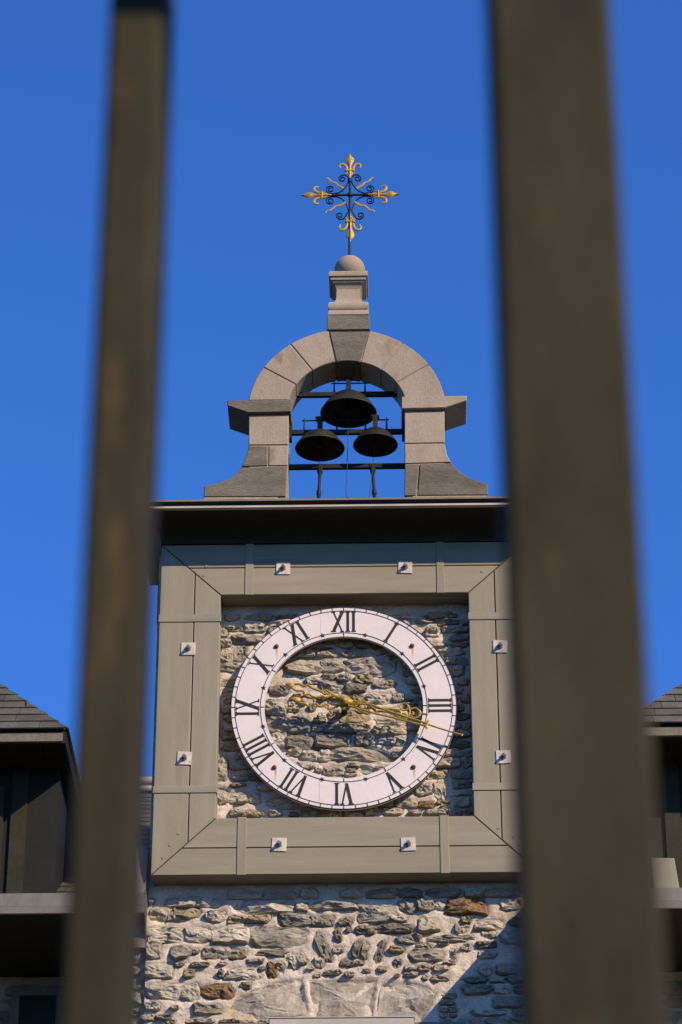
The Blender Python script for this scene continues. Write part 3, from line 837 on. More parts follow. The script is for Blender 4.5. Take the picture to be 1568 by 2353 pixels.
def hand(name, spec, y):
    root = None
    mb = MB()
    for (r, pts) in spec['tubes']:
        mb.tube(smooth_path([(x, y, z) for x, z in pts], 4), r * 1.4, 6, flat=.9)
    for (poly) in spec['polys']:
        mb.prism(poly, y - .008, y + .008, .003)
    for (x, z, r, t) in spec['rings']:
        mb.tube([(x + r * math.cos(2 * math.pi * k / 20), y, z + r * math.sin(2 * math.pi * k / 20)) for k in range(21)], t, 6, caps=False)
    return mb.build(name, 'gilding', ck, smooth=50)


hand('hour_hand', HANDS['hour'], HY + .022)
hand('minute_hand', HANDS['minute'], HY)
mb = MB()
hx, hz = HANDS['hub']
mb.tube([(hx, YW + .02, hz), (hx, HY + .03, hz)], .022, 12, up=Vector((0, 0, 1)))
mb.build('spindle', 'iron_black', ck, smooth=50)
mb = MB()
mb.lathe([(.0001, -.030), (.012, -.028), (.018, -.018), (.030, -.012), (.034, .0), (.034, .028)], (hx, HY, hz), 20, 'y')
mb.build('hub_cap', 'gilding', ck, smooth=50)

# ------------------------------------------------------------------ bell cote
bc = thing('bell_cote', 'arched bell cote of dressed light and grey stone blocks with ball finial on top', 'bell cote', (.012, .49, 1.74))
BY0, BY1 = .35, .63
CXA, CZA, RA, RB = .012, 2.640, .449, .752


def ashlar(name, poly, kind, y0=BY0, y1=BY1, gap=.0045, label=None):
    mb = MB()
    P = inset_ccw(poly, gap)
    k = len(P)
    P2 = inset(P, .005)
    v = [(p.x, y0, p.y) for p in P2] + [(p.x, y0 + .006, p.y) for p in P] + [(p.x, y1 - .006, p.y) for p in P] + [(p.x, y1, p.y) for p in P2]
    f = [tuple(range(k)), tuple(3 * k + i for i in reversed(range(k)))]
    for r in range(3):
        for i in range(k):
            j = (i + 1) % k
            f.append((r * k + j, r * k + i, (r + 1) * k + i, (r + 1) * k + j))
    mb.add(v, f)
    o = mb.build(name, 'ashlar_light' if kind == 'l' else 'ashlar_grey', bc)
    if label:
        o['label'] = label
    return o


def arcp(r, a):
    a = math.radians(a)
    return (CXA + r * math.cos(a), CZA + r * math.sin(a))


def voussoir(a0, a1, kind, name='voussoir', ro=RB, y0=BY0, foot=None):
    n_ = 6
    P = [arcp(RA, a0 + (a1 - a0) * i / n_) for i in range(n_ + 1)] + [arcp(ro, a1 + (a0 - a1) * i / n_) for i in range(n_ + 1)]
    if foot is not None:
        s_ = -1 if a0 > 90 else 1
        if a0 > 90:
            P = [arcp(RA, a0 + (foot - a0) * i / n_) for i in range(n_ + 1)] + [arcp(ro, foot2(foot) + (a0 - foot2(foot)) * i / n_) for i in range(n_ + 1)]
    return ashlar(name, P, kind, y0=y0)


ZI = 2.742
ai = math.degrees(math.asin((ZI - CZA) / RA))
ao = math.degrees(math.asin((ZI - CZA) / RB))


def springer(left, aj, kind):
    n_ = 6
    if left:
        inn = [arcp(RA, aj + (180 - ai - aj) * i / n_) for i in range(n_ + 1)]
        out = [arcp(RB, 180 - ao + (aj - 180 + ao) * i / n_) for i in range(n_ + 1)]
    else:
        inn = [arcp(RA, aj + (ai - aj) * i / n_) for i in range(n_ + 1)]
        out = [arcp(RB, ao + (aj - ao) * i / n_) for i in range(n_ + 1)]
    ashlar('voussoir', inn + out, kind)


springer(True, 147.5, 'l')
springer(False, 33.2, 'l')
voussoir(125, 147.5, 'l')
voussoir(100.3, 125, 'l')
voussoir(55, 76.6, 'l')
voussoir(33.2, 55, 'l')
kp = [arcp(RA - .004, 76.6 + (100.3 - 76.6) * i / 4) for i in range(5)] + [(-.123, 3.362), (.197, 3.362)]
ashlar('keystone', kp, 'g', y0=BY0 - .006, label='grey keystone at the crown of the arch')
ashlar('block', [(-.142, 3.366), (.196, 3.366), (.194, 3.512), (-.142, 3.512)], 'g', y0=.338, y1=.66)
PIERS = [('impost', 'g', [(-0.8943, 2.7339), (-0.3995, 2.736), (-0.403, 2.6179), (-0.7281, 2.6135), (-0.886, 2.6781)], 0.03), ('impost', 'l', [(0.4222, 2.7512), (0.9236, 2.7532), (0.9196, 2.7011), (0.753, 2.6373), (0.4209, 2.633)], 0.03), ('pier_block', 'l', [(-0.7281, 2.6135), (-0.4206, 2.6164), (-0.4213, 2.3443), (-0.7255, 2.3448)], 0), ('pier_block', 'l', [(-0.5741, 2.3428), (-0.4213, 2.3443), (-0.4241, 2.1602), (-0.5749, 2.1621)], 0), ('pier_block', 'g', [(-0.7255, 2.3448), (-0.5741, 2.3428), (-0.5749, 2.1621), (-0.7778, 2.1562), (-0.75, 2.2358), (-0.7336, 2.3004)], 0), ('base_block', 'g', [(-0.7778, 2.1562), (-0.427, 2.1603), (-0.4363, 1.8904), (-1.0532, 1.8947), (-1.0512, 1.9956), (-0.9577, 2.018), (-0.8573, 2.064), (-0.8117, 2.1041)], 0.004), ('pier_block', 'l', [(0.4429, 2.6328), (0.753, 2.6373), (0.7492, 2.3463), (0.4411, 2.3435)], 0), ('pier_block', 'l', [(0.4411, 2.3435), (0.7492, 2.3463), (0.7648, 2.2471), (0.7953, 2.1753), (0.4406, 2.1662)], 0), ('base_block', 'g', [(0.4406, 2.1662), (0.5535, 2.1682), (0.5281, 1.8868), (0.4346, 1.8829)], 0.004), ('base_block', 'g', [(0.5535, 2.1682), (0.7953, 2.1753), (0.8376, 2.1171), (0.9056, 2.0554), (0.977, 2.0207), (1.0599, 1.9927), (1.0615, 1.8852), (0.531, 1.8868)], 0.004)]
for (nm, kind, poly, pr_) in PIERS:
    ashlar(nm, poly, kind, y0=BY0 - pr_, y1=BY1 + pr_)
# mortar core that shows in the joints
mb = MB()
n_ = 24
v, f = [], []
for i in range(n_ + 1):
    a = ai + 1 + (180 - 2 * ai - 2) * i / n_
    p, q = arcp(RA + .012, a), arcp(RB - .012, a)
    v += [(p[0], BY0 + .007, p[1]), (q[0], BY0 + .007, q[1]), (q[0], BY1 - .007, q[1]), (p[0], BY1 - .007, p[1])]
for i in range(n_):
    for j in range(4):
        k = (j + 1) % 4
        f.append((i * 4 + j, i * 4 + k, i * 4 + 4 + k, i * 4 + 4 + j))
mb.add(v, f)
mb.box(-.715, -.428, BY0 + .008, BY1 - .008, 1.75, 2.73)
mb.box(.450, .740, BY0 + .008, BY1 - .008, 1.75, 2.73)
mb.box(-1.046, -.5, BY0 + .003, BY1 - .008, 1.72, 1.95)
mb.box(.5, 1.053, BY0 + .003, BY1 - .008, 1.72, 1.95)
mb.box(-.11, .17, BY0 + .008, BY1 - .008, 3.3, 3.5)
mb.build('joint_mortar', 'joint_mortar', bc)
# pinnacle, drawn square in plan
PX, PY = .028, .498
pp = [(.154, 3.515), (.154, 3.548), (.146, 3.560)]
for k in range(9):
    a = -80 + 160 * k / 8
    pp.append((.130 + .026 * math.cos(math.radians(a)), 3.602 + .042 * math.sin(math.radians(a))))
for k in range(1, 8):
    a = math.radians(90 * k / 7)
    pp.append((.132 - .039 * math.sin(a), 3.645 + .085 * (1 - math.cos(a))))
pp += [(.092, 3.80)]
mb = MB()
mb.sqlathe(pp, PX, PY)
mb.build('pinnacle_base', 'ashlar_light', bc, smooth=35)
pp = [(.094, 3.795), (.098, 3.812), (.108, 3.828), (.122, 3.838), (.124, 3.850), (.136, 3.853), (.138, 3.872), (.150, 3.880), (.1515, 3.905), (.149, 3.921), (.143, 3.928), (.06, 3.945)]
mb = MB()
mb.sqlathe(pp, PX, PY)
mb.build('pinnacle_cap', 'ashlar_light', bc, smooth=25)
mb = MB()
prof = [(max(.0001, .119 * math.sin(math.pi * k / 24)), -.119 * math.cos(math.pi * k / 24)) for k in range(25)]
mb.lathe(prof, (PX + .008, PY, 4.035), 40)
mb.build('ball_finial', 'ashlar_light', bc, smooth='all')

# ------------------------------------------------------------------ wrought iron cross
XC, YC, ZC = .040, .500, 4.764
cr = thing('iron_cross', 'black iron cross with gilded fleur de lis ends and wavy rays', 'cross', (XC, YC, 4.14))
mb = MB()
mb.tube([(XC - .006, YC, 4.13), (XC - .004, YC, 4.45), (XC - .001, YC, 4.62), (XC, YC, ZC + .16)], [.0105, .0115, .0115, .010], 8)
mb.build('stem', 'iron_black', cr, smooth=60)
mb = MB()
mb.tube([(XC - .155, YC, ZC), (XC + .155, YC, ZC)], .0095, 8)
mb.build('arm', 'iron_black', cr, smooth=60)
mb = MB()
mb.lathe([(.0001, -.026), (.018, -.020), (.024, 0), (.018, .020), (.0001, .026)], (XC, YC, ZC), 12, 'y')
mb.lathe([(.013, -.017), (.018, -.02), (.018, .014), (.013, .018)], (XC, YC, ZC + .145), 12)
mb.tube([(XC - .140, YC, ZC), (XC - .118, YC, ZC)], .015, 8)
mb.tube([(XC + .118, YC, ZC), (XC + .140, YC, ZC)], .015, 8)
mb.build('collar', 'iron_black', cr, smooth=50)
SX, SZ = .000758, .000948


def scroll(sx, sy, c1, c2, mid, r1=45, r2=47):
    P = []
    for k in range(20):
        t = k / 19
        a = math.radians(180 - 560 * (1 - t))
        r = 14 + (r1 - 14) * t if t < .8 else r1 + (t - .8) / .2 * 18
        P.append((c1[0] + r * math.cos(a), c1[1] + r * math.sin(a) * .80 / 1.0))
    P += mid
    for k in range(20):
        t = k / 19
        a = math.radians(-90 + 560 * t)
        r = r2 - (r2 - 14) * t
        P.append((c2[0] + r * math.cos(a), c2[1] + r * math.sin(a) * .86))
    pts = [(XC + sx * x * SX, YC, ZC + sy * y * SZ) for x, y in P]
    mb = MB()
    mb.tube(smooth_path(pts, 2), .0042, 6, flat=2.0)
    mb.build('scroll', 'iron_black', cr, smooth=60)


for sx in (-1, 1):
    scroll(sx, 1, (80, 168), (207, 60), [(24, 120), (42, 88), (72, 52), (110, 28), (155, 16)])
    scroll(sx, -1, (108, 212), (207, 60), [(18, 172), (24, 140), (44, 90), (80, 45), (115, 26), (155, 16)])
    for (sy, pts) in ((1, [(68, 62), (95, 80), (125, 95), (148, 118), (178, 130), (205, 145), (222, 165), (243, 178)]),
                      (-1, [(48, 78), (75, 95), (110, 112), (150, 115), (175, 135), (205, 158), (240, 165), (258, 182)])):
        mb = MB()
        q = smooth_path([(XC + sx * x * SX, YC - .004, ZC + sy * y * SZ) for x, y in pts], 5)
        mb.tube(q, [.0115 * (1 - .5 * i / len(q)) for i in range(len(q))], 6, flat=.6)
        mb.build('wavy_ray', 'gilding', cr, smooth=60)


def fleur(d, scale=1.0, shift=0.0):
    """gilded fleur de lis along direction d, u measured out from the crossing"""
    dx, dz = d
    def P(u, v, y=0.0):
        u = shift + u * scale
        return (XC + dx * u - dz * v, YC + y, ZC + dz * u + dx * v)
    mb = MB()
    half = [(.152, .009), (.20, .010), (.225, .016), (.245, .017), (.262, .012), (.285, .012), (.305, .018), (.325, .028), (.343, .033), (.358, .030), (.375, .018), (.392, .008), (.410, .0012)]
    for s0, s1 in zip(half[:-1], half[1:]):
        pass
    n2 = len(half)
    v = []
    for u, w in half:
        v += [P(u, w, -.002), P(u, w * .55, -.010), P(u, -w * .55, -.010), P(u, -w, -.002), P(u, -w * .55, .008), P(u, w * .55, .008)]
    f = []
    for i in range(n2 - 1):
        for j in range(6):
            k = (j + 1) % 6
            f.append((i * 6 + j, i * 6 + k, i * 6 + 6 + k, i * 6 + 6 + j))
    mb.add(v, f)
    for s_ in (-1, 1):
        q = smooth_path([P(.19, s_ * .006), P(.225, s_ * .022), P(.258, s_ * .024), P(.285, s_ * .034), P(.303, s_ * .054), P(.300, s_ * .076), P(.280, s_ * .084), P(.262, s_ * .074)], 4)
        k = len(q)
        mb.tube(q, [.006 + .0055 * math.sin(math.pi * min(1, i / k * 1.05)) for i in range(k)], 6, flat=.8)
        mb.tube([P(.230, s_ * .030, -.004), P(.246, s_ * .033, -.004)], .009, 6)
        mb.tube(smooth_path([P(.235, s_ * .012), P(.222, s_ * .030), P(.206, s_ * .033)], 4), .0055, 6)
    mb.tube([P(.238, -.030, -.006), P(.238, .030, -.006)], .0085, 6)
    mb.build('fleur_de_lis', 'gilding', cr, smooth=60)


fleur((0, 1))
fleur((1, 0), .94)
fleur((-1, 0), .94)
fleur((0, -1), 1.18, -.018)

# ------------------------------------------------------------------ bells and their iron frame
bf = thing('bell_support', 'black iron bars and posts carrying the bells inside the arch', 'bell support', (.01, .53, 1.76))


def beam(x0, x1, z, y=.535, h=.017, name='beam'):
    mb = MB()
    mb.box(x0, x1, y - h, y + h, z - h, z + h)
    return mb.build(name, 'iron_black', bf)


b1 = beam(-.435, .457, 2.905)
b2 = beam(-.428, .448, 2.567)
b3 = beam(-.428, .448, 2.262)
mb = MB()
mb.box(-.428, -.405, .50, .57, 2.50, 2.66)
mb.box(.427, .446, .50, .57, 2.50, 2.66)
mb.build('end_plate', 'iron_black', b2)
for (x, xb) in ((-.193, -.205), (.205, .222)):
    mb = MB()
    mb.tube([(x, .535, 2.262), (x, .535, 2.215), (x, .535, 2.19), (x + (xb - x) * .5, .535, 2.06), (x + (xb - x) * .55, .535, 2.05), (x + (xb - x) * .6, .535, 2.02), (x + (xb - x) * .62, .535, 2.01), (xb, .535, 1.72)],
            [.026, .022, .0125, .0125, .019, .020, .014, .0155], 8)
    mb.build('post', 'iron_black', bf, smooth=40)
for (z, x0, x1, pins, zb) in ((3.005, -.105, .185, (-.085, .150), 2.92), (2.672, -.33, .33, (-.312, -.065, .152, .312), 2.58)):
    mb = MB()
    mb.tube([(x0, .53, z), (x1, .53, z)], .0058, 8)
    o = mb.build('striker_rod', 'iron_black', bf, smooth=60)
    for p in pins:
        mb = MB()
        mb.tube([(p, .53, zb), (p, .53, z - .03), (p, .53, z + .02)], [.0085, .006, .0035], 8)
        mb.build('pin', 'iron_black', o, smooth=60)
mb = MB()
mb.lathe([(.06, 1.74), (.055, 1.925), (.03, 1.945), (.028, 1.955), (.0001, 1.958)], (.02, .5, 0), 14)
mb.lathe([(.025, 1.74), (.02, 1.94), (.006, 1.95), (.004, 1.968), (.0001, 1.97)], (.143, .5, 0), 10)
mb.build('wire_guide', 'iron_black', bf, smooth=40)


def bell(label, cx, cz, R, H, ztop, sw, wire):
    b = thing('bell', label, 'bell', (cx, .49, cz), 'bells in the arch')
    mb = MB()
    prof = []
    for k in range(17):
        t = k / 16
        prof.append((max(.0001, R * t), H * (1 - .8 * t ** 2.6 - .2 * t ** 1.35)))
    prof += [(R * 1.008, -.003), (R * 1.004, -.006), (R * .985, -.005)]
    for k in range(17):
        t = 1 - k / 16
        prof.append((max(.0001, R * .97 * t), (H - .012) * (1 - .8 * t ** 2.6 - .2 * t ** 1.35)))
    mb.lathe(prof, (cx, .49, cz), 48)
    mb.build('bowl', 'bell_bronze', b, smooth=60)
    mb = MB()
    mb.box(cx - sw, cx + sw, .455, .490, cz + H - .03, ztop)
    mb.box(cx - sw, cx + sw, .470, .560, ztop - .04, ztop)
    hd = mb.build('hanger', 'iron_black', b)
    mb = MB()
    mb.box(cx - sw * 1.7, cx + sw * 1.7, .462, .52, ztop - .002, ztop + .012)
    mb.tube([(cx, .49, ztop), (cx, .49, ztop + .03)], .006, 8)
    mb.build('nut', 'iron_black', hd)
    mb = MB()
    mb.tube([(cx, .49, cz + H - .02), (cx, .49, cz + .02)], .006, 8)
    mb.lathe([(.0001, -.02), (.014, -.012), (.018, 0), (.012, .016), (.0001, .02)], (cx, .49, cz + .02), 10)
    mb.build('clapper', 'iron_black', b, smooth=60)
    mb = MB()
    mb.tube(smooth_path(wire, 3), .0026, 5)
    mb.build('pull_wire', 'iron_black', b)


bell('largest dark bowl shaped bell hung highest under the crown of the arch', .024, 2.715, .213, .18, 3.02, .019,
     [(.024, .49, 2.72), (.020, .49, 2.5), (.013, .49, 2.2), (.004, .5, 2.06), (.010, .5, 1.95)])
bell('mid sized dark bell at lower left with a rust stain near its hanger', -.192, 2.402, .186, .145, 2.655, .019,
     [(-.192, .49, 2.40), (-.194, .49, 2.30), (-.195, .50, 2.24)])
bell('smallest dark bell at lower right beside the right pier', .226, 2.425, .168, .138, 2.665, .018,
     [(.226, .49, 2.42), (.205, .49, 2.25), (.195, .49, 2.13), (.178, .5, 1.95)])

# ------------------------------------------------------------------ wings beside the tower
EAVE_K = 1.13
slate_cache = {}


def slate_part(parent, quad, nrm, th=.012, lift=.012):
    """one slate: quad on the roof plane (lower edge first), lower edge tilted up over the course below"""
    q = [Vector(p) for p in quad]
    nv = Vector(nrm).normalized()
    low = [q[0] + nv * lift, q[1] + nv * lift]
    up_ = [q[2] + nv * .002, q[3] + nv * .002]
    top = low + up_
    v = [p + nv * th for p in top] + top
    mb = MB()
    mb.add(v, [(0, 1, 2, 3), (7, 6, 5, 4), (0, 4, 5, 1), (1, 5, 6, 2), (2, 6, 7, 3), (3, 7, 4, 0)])
    mb.build('slate', 'slate', parent)


def roof_rows(parent, org, ux, vy, nrm, length, e, span, wid, rr, gap=.004):
    """courses of slates on the plane org + s*ux + t*vy; span(t) gives the s range"""
    t, row = 0.0, 0
    while t < length - .01:
        t1 = min(t + e * 1.12, length)
        a0, b0 = span(t)
        a1, b1 = span(t1)
        s = a0
        s += 0
        first = True
        off = rr.uniform(.4, 1.0) * wid
        edges = [a0]
        x = a0 + off
        while x < b0 - .06:
            edges.append(x)
            x += wid * rr.uniform(.8, 1.2)
        edges.append(b0)
        for i in range(len(edges) - 1):
            s0, s1 = edges[i], edges[i + 1]
            tl, tr = max(s0, a1) if i else a1, min(s1, b1) if i < len(edges) - 2 else b1
            if tr - tl < .01 and s1 - s0 < .01:
                continue
            if tr < tl:
                tl = tr = (tl + tr) / 2
            g2 = gap / 2
            pts = [(s0 + (g2 if i else 0), t), (s1 - (g2 if i < len(edges) - 2 else 0), t), (tr - (g2 if i < len(edges) - 2 else 0), t1), (tl + (g2 if i else 0), t1)]
            slate_part(parent, [org + ux * p + vy * q for p, q in pts], nrm)
        t += e
        row += 1


def gutter(parent, x0, x1, y, z):
    mb = MB()
    mb.add([(x0, y, z), (x1, y, z), (x1, y, z - .095), (x0, y, z - .095), (x0, y + .16, z), (x1, y + .16, z), (x0, y + .16, z - .095), (x1, y + .16, z - .095),
            (x0, y + .012, z), (x1, y + .012, z)],
           [(0, 1, 2, 3), (0, 8, 9, 1), (3, 2, 7, 6), (0, 3, 6, 4), (1, 5, 7, 2)])
    gt = mb.build('gutter', 'zinc', parent, recalc=False)
    mb = MB()
    mb.add([(x0, y - .002, z - .097), (x1, y - .002, z - .097), (x1, y + .022, z - .135), (x0, y + .022, z - .135), (x0, y + .05, z - .135), (x1, y + .05, z - .135)],
           [(0, 1, 2, 3), (3, 2, 5, 4)])
    mb.build('gutter_lip', 'zinc_bright', gt, recalc=False)
    return gt


def wing(side, label, wall_y, step_x):
    """slate roofed wing; side -1 left, +1 right"""
    rr = random.Random(21 + side)
    w = thing('slate_roofed_wing', label, 'building', (side * 3.2, 1.5, -CZ))
    X0, X1 = sorted((side * 1.352, side * 5.0))
    # stone wall, set back under the eave, and the flush pier next to the tower
    xa, xb = sorted((side * step_x, side * 5.0))
    xv0, xv1 = sorted((side * step_x, side * 3.4))
    fill(w, rr, (xv0, xv1, -2.75, -1.60), [], wall_y, .07, .14, 'dddgg', .12, 110)
    mortar_sheet('wall', w, xv0, xv1, -2.9, -1.5, wall_y, .03, seed=side * 9)
    mb = MB()
    mb.box(xa, xb, wall_y + .03, 6.0, -CZ, -1.45)
    mb.build('wall', 'mortar', w)
    pa, pb = sorted((side * 1.352, side * step_x))
    fill(w, rr, (pa + .02, pb - .01, -2.75, -1.75), [], .225, .07, .13, 'ggtor', .2, 30)
    mortar_sheet('pier', w, pa, pb, -2.9, -1.5, .225, .02, seed=side * 4)
    mb = MB()
    mb.box(pa, pb, .255, 2.0, -CZ, -1.45)
    mb.build('pier', 'mortar', w)
    # eave: gutter, soffit, frieze board, end plate
    gutter(w, X0, X1, 0.0, -1.418)
    mb = MB()
    mb.box(X0, X1, .045, 1.5, -1.560, -1.530)
    mb.build('soffit', 'soffit_shade_paint', w)
    mb = MB()
    mb.box(pa, pb, .15, .22, -1.755, -1.66)
    mb.build('frieze_board', 'painted_metal', w)
    x_ = side * 1.349
    mb = MB()
    mb.add([(x_ - .004, -.01, -1.40), (x_ - .004, .21, -1.40), (x_ - .004, .21, -1.76), (x_ - .004, .03, -1.56), (x_ + .004, -.01, -1.40), (x_ + .004, .21, -1.40), (x_ + .004, .21, -1.76), (x_ + .004, .03, -1.56)],
           [(0, 1, 2, 3), (7, 6, 5, 4), (0, 4, 5, 1), (1, 5, 6, 2), (2, 6, 7, 3), (3, 7, 4, 0)])
    mb.build('end_plate', 'zinc', w)
    # main roof slope with its slates near the tower, plain beyond
    y0, z0, y1, z1 = .10, -1.43, 4.46, 1.41
    L = math.hypot(y1 - y0, z1 - z0)
    vy = Vector((0, (y1 - y0) / L, (z1 - z0) / L))
    nr = Vector((0, -(z1 - z0) / L, (y1 - y0) / L))
    mb = MB()
    mb.add([(X0, y0, z0), (X1, y0, z0), (X1, y1, z1), (X0, y1, z1), (X0, y1, z0 - .1), (X1, y1, z0 - .1)], [(0, 1, 2, 3), (0, 3, 4), (1, 5, 2), (3, 2, 5, 4), (0, 4, 5, 1)])
    rf = mb.build('roof', 'slate', w)
    sa, sb = sorted((side * 1.352, side * 2.12))
    roof_rows(rf, Vector((0, y0, z0)), Vector((1, 0, 0)), vy, nr, L, .236, lambda t: (sa, sb), .34, rr)
    mb = MB()
    for (zz, r) in ((1.585, .042), (1.512, .034)):
        mb.tube([(X0, 4.55, zz), (X1, 4.55, zz)], r, 12)
    mb.build('ridge_roll', 'zinc_bright', rf, smooth=50)
    mb = MB()
    mb.box(X0, X1, 4.58, 4.9, 1.0, 1.57)
    mb.build('ridge_curb', 'dark_metal', rf)
    mb = MB()
    fa, fb = sorted((side * 1.352, side * 1.43))
    mb.add([(fa, .03, -1.42), (fb, .03, -1.42), (fb, .12, -1.05), (fa, .12, -.98), (fa, .30, -1.42), (fb, .30, -1.42), (fb, .35, -1.05), (fa, .35, -.98)],
           [(0, 1, 2, 3), (0, 3, 7, 4), (1, 5, 6, 2), (3, 2, 6, 7)])
    mb.build('flashing', 'painted_metal', w)
    return w


wing(-1, 'slate roofed stone wing left of the clock tower with pale gutter', 1.15, 1.74)
rw = wing(1, 'slate roofed stone wing right of the clock tower behind the wide post', 1.15, 1.74)

# made-up hood behind the post, added to throw the tower foot's slanting shadow
mb = MB()
mb.add([(1.315, YW + .02, -1.335), (1.97, YW + .02, -1.335), (1.97, -.86, -1.70), (1.315, -.86, -1.70), (1.315, YW + .02, -1.385), (1.97, YW + .02, -1.385), (1.97, -.86, -1.75), (1.315, -.86, -1.75)],
       [(0, 1, 2, 3), (7, 6, 5, 4), (0, 3, 7, 4), (1, 5, 6, 2), (3, 2, 6, 7), (0, 4, 5, 1)])
mb.build('added_shadow_hood', 'zinc', rw)


def dormer(side, label):
    rr = random.Random(5 + side)
    d = thing('dormer', label, 'dormer', (side * 2.9, .6, -1.43), 'hipped dormers either side of the tower')
    xi, xo = side * 1.905, side * 3.905                     # inner and outer eave corners
    yf, ze = -.30, -.335
    xl, xr = sorted((xi, xo))
    h = 1.0
    zt = ze + EAVE_K * h
    xm = (xl + xr) / 2
    # roof body
    mb = MB()
    mb.add([(xl, yf, ze), (xr, yf, ze), (xm, yf + h, zt), (xl, 3.5, ze), (xr, 3.5, ze), (xm, 3.5, zt)],
           [(0, 1, 2), (1, 4, 5, 2), (0, 2, 5, 3), (3, 5, 4), (0, 3, 4, 1)])
    rf = mb.build('roof', 'slate', d)
    L = math.hypot(h, EAVE_K * h)
    vy = Vector((0, h / L, EAVE_K * h / L))
    nr = Vector((0, -EAVE_K, 1)).normalized()
    roof_rows(rf, Vector((0, yf - .01, ze - .012)), Vector((1, 0, 0)), vy, nr, L - .05, .128,
              lambda t: (xl - .006 + t * h / L, xr + .006 - t * h / L), .25, rr)
    # slates on the inner flank, seen edge-on
    ux = Vector((0, 1, 0))
    xe = xi
    vy2 = Vector((side * h / L, 0, EAVE_K * h / L))
    nr2 = Vector((-side * EAVE_K, 0, 1)).normalized()
    mbq = MB()
    for k in range(12):
        t0, t1 = k * .128, k * .128 + .14
        ya0, ya1 = yf + t0 * h / L, yf + t1 * h / L
        for (u0, u1) in ((ya0, 3.4),):
            q = [Vector((xe, 0, ze)) + vy2 * t0 + ux * u0 + nr2 * .024, Vector((xe, 0, ze)) + vy2 * t0 + ux * u1 + nr2 * .024,
                 Vector((xe, 0, ze)) + vy2 * t1 + ux * u1 + nr2 * .012, Vector((xe, 0, ze)) + vy2 * t1 + ux * ya1 + nr2 * .012]
            mbq.add(q + [p - nr2 * .012 for p in q], [(0, 1, 2, 3), (7, 6, 5, 4), (0, 4, 5, 1), (1, 5, 6, 2), (2, 6, 7, 3), (3, 7, 4, 0)])
    tag(mbq.build('slate_courses', 'slate', rf), kind='stuff')
    # eave board, soffit panels, walls
    mb = MB()
    mb.box(xl + .02, xr - .02, yf + .005, yf + .035, ze - .085, ze - .02)
    mb.build('eave_board', 'fascia_paint', d)
    k = 0
    x = xl + .03
    while x < xr - .05:
        x2 = min(x + .36, xr - .03)
        mb = MB()
        mb.box(x + .002, x2 - .002, yf + .04, .17, ze - .075, ze - .055)
        mb.build('soffit_panel', 'soffit_shade_paint', d)
        x = x2
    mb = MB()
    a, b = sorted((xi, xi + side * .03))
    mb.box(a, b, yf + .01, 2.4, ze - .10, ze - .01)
    mb.build('side_eave_board', 'shade_dark_paint', d)
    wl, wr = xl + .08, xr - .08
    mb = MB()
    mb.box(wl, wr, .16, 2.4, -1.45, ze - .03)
    mb.build('wall', 'shade_dark_paint', d)
    # corner posts and a window
    for (p0, p1) in (sorted((side * 2.20, side * 2.31)), sorted((side * 3.5, side * 3.61))):
        mb = MB()
        mb.box(p0, p1, .135, .17, -1.45, ze - .078)
        mb.build('corner_board', 'soffit_shade_paint', d)
    wx0, wx1 = sorted((side * 2.36, side * 3.45))
    mb = MB()
    for (p0, p1, q0, q1) in ((wx0, wx0 + .06, -1.35, -.55), (wx1 - .06, wx1, -1.35, -.55), (wx0 + .06, wx1 - .06, -1.35, -1.29), (wx0 + .06, wx1 - .06, -.61, -.55)):
        mb.box(p0, p1, .12, .16, q0, q1)
    wf = mb.build('window', 'soffit_shade_paint', d)
    mb = MB()
    mb.box(wx0 + .06, wx1 - .06, .145, .155, -1.29, -.61)
    mb.build('pane', 'glass_dark', wf)
    mb = MB()
    mb.box((wx0 + wx1) / 2 - .02, (wx0 + wx1) / 2 + .02, .125, .144, -1.29, -.61)
    mb.build('mullion', 'soffit_shade_paint', wf)
    return d


dormer(-1, 'dark slate hipped dormer left of the clock tower, its front coloured as deep shade')
dr = dormer(1, 'dark slate hipped dormer right of the clock tower with a pale panel below')
mb = MB()
mb.prism([(2.085, -1.45), (2.262, -1.45), (2.235, -1.19), (2.075, -1.185)], .02, .05, .004)
mb.build('panel', 'timber_upright', dr)
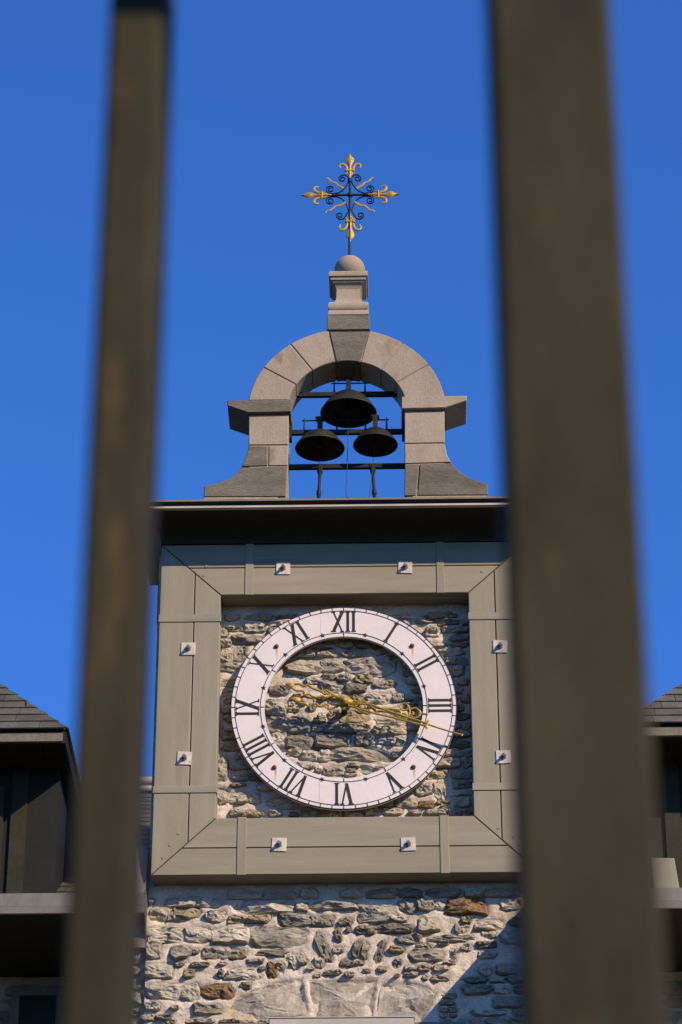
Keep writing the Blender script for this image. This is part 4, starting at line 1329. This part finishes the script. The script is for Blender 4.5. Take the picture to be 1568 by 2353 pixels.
# window in the left wing wall at the foot of the picture
wn = thing('wall_window', 'painted window frame in the shaded stone wall under the left eave', 'window', (-2.22, .6, -2.9))
mb = MB()
for (p0, p1, q0, q1) in ((-2.36, -2.30, -2.9, -1.66), (-2.04, -1.97, -2.9, -1.66), (-2.30, -2.04, -1.73, -1.66)):
    mb.box(p0, p1, 1.06, 1.15, q0, q1)
mb.build('frame', 'fascia_paint', wn)
mb = MB()
mb.box(-2.30, -2.04, 1.10, 1.11, -2.9, -1.73)
mb.build('pane', 'glass_dark', wn)

# ------------------------------------------------------------------ iron fence close to the camera
fence = thing('iron_fence', 'blurred brown iron fence close to the camera, thin picket left, wide post right', 'fence', (.32, -17.7, -CZ))

def upright(x0, x1, y0, y1, z0, z1, name):
    mb = MB()
    b = .003
    P = [(x0 + b, y0), (x1 - b, y0), (x1, y0 + b), (x1, y1 - b), (x1 - b, y1), (x0 + b, y1), (x0, y1 - b), (x0, y0 + b)]
    v = [(p[0], p[1], z0 - CZ) for p in P] + [(p[0], p[1], z1 - CZ) for p in P]
    f = [tuple(reversed(range(8))), tuple(range(8, 16))] + [(i, (i + 1) % 8, 8 + (i + 1) % 8, 8 + i) for i in range(8)]
    mb.add(v, f)
    return mb.build(name, 'fence_paint', fence)


PITCH = 0.2156
for k in (-4, -3, -2, -1, 0):
    upright(0.2115 - .0191 + k * PITCH, 0.2115 + .0111 + k * PITCH, -17.69, -17.615, .12, 2.36, 'picket')
for k in (1, 2, 3):
    upright(0.2115 - .0191 + PITCH + k * PITCH, 0.2115 + .0111 + PITCH + k * PITCH, -17.69, -17.615, .12, 2.36, 'picket')
upright(0.3986, 0.4596, -17.80, -17.738, 0, 2.75, 'post')
for (z0, z1) in ((2.351, 2.391), (.12, .16)):
    mb = MB()
    mb.box(-.9, 0.3986 - .001, -17.752, -17.692, z0 - CZ, z1 - CZ)
    mb.build('rail', 'fence_paint', fence)
    mb = MB()
    mb.box(0.4596 + .001, 1.3, -17.752, -17.692, z0 - CZ, z1 - CZ)
    mb.build('rail', 'fence_paint', fence)
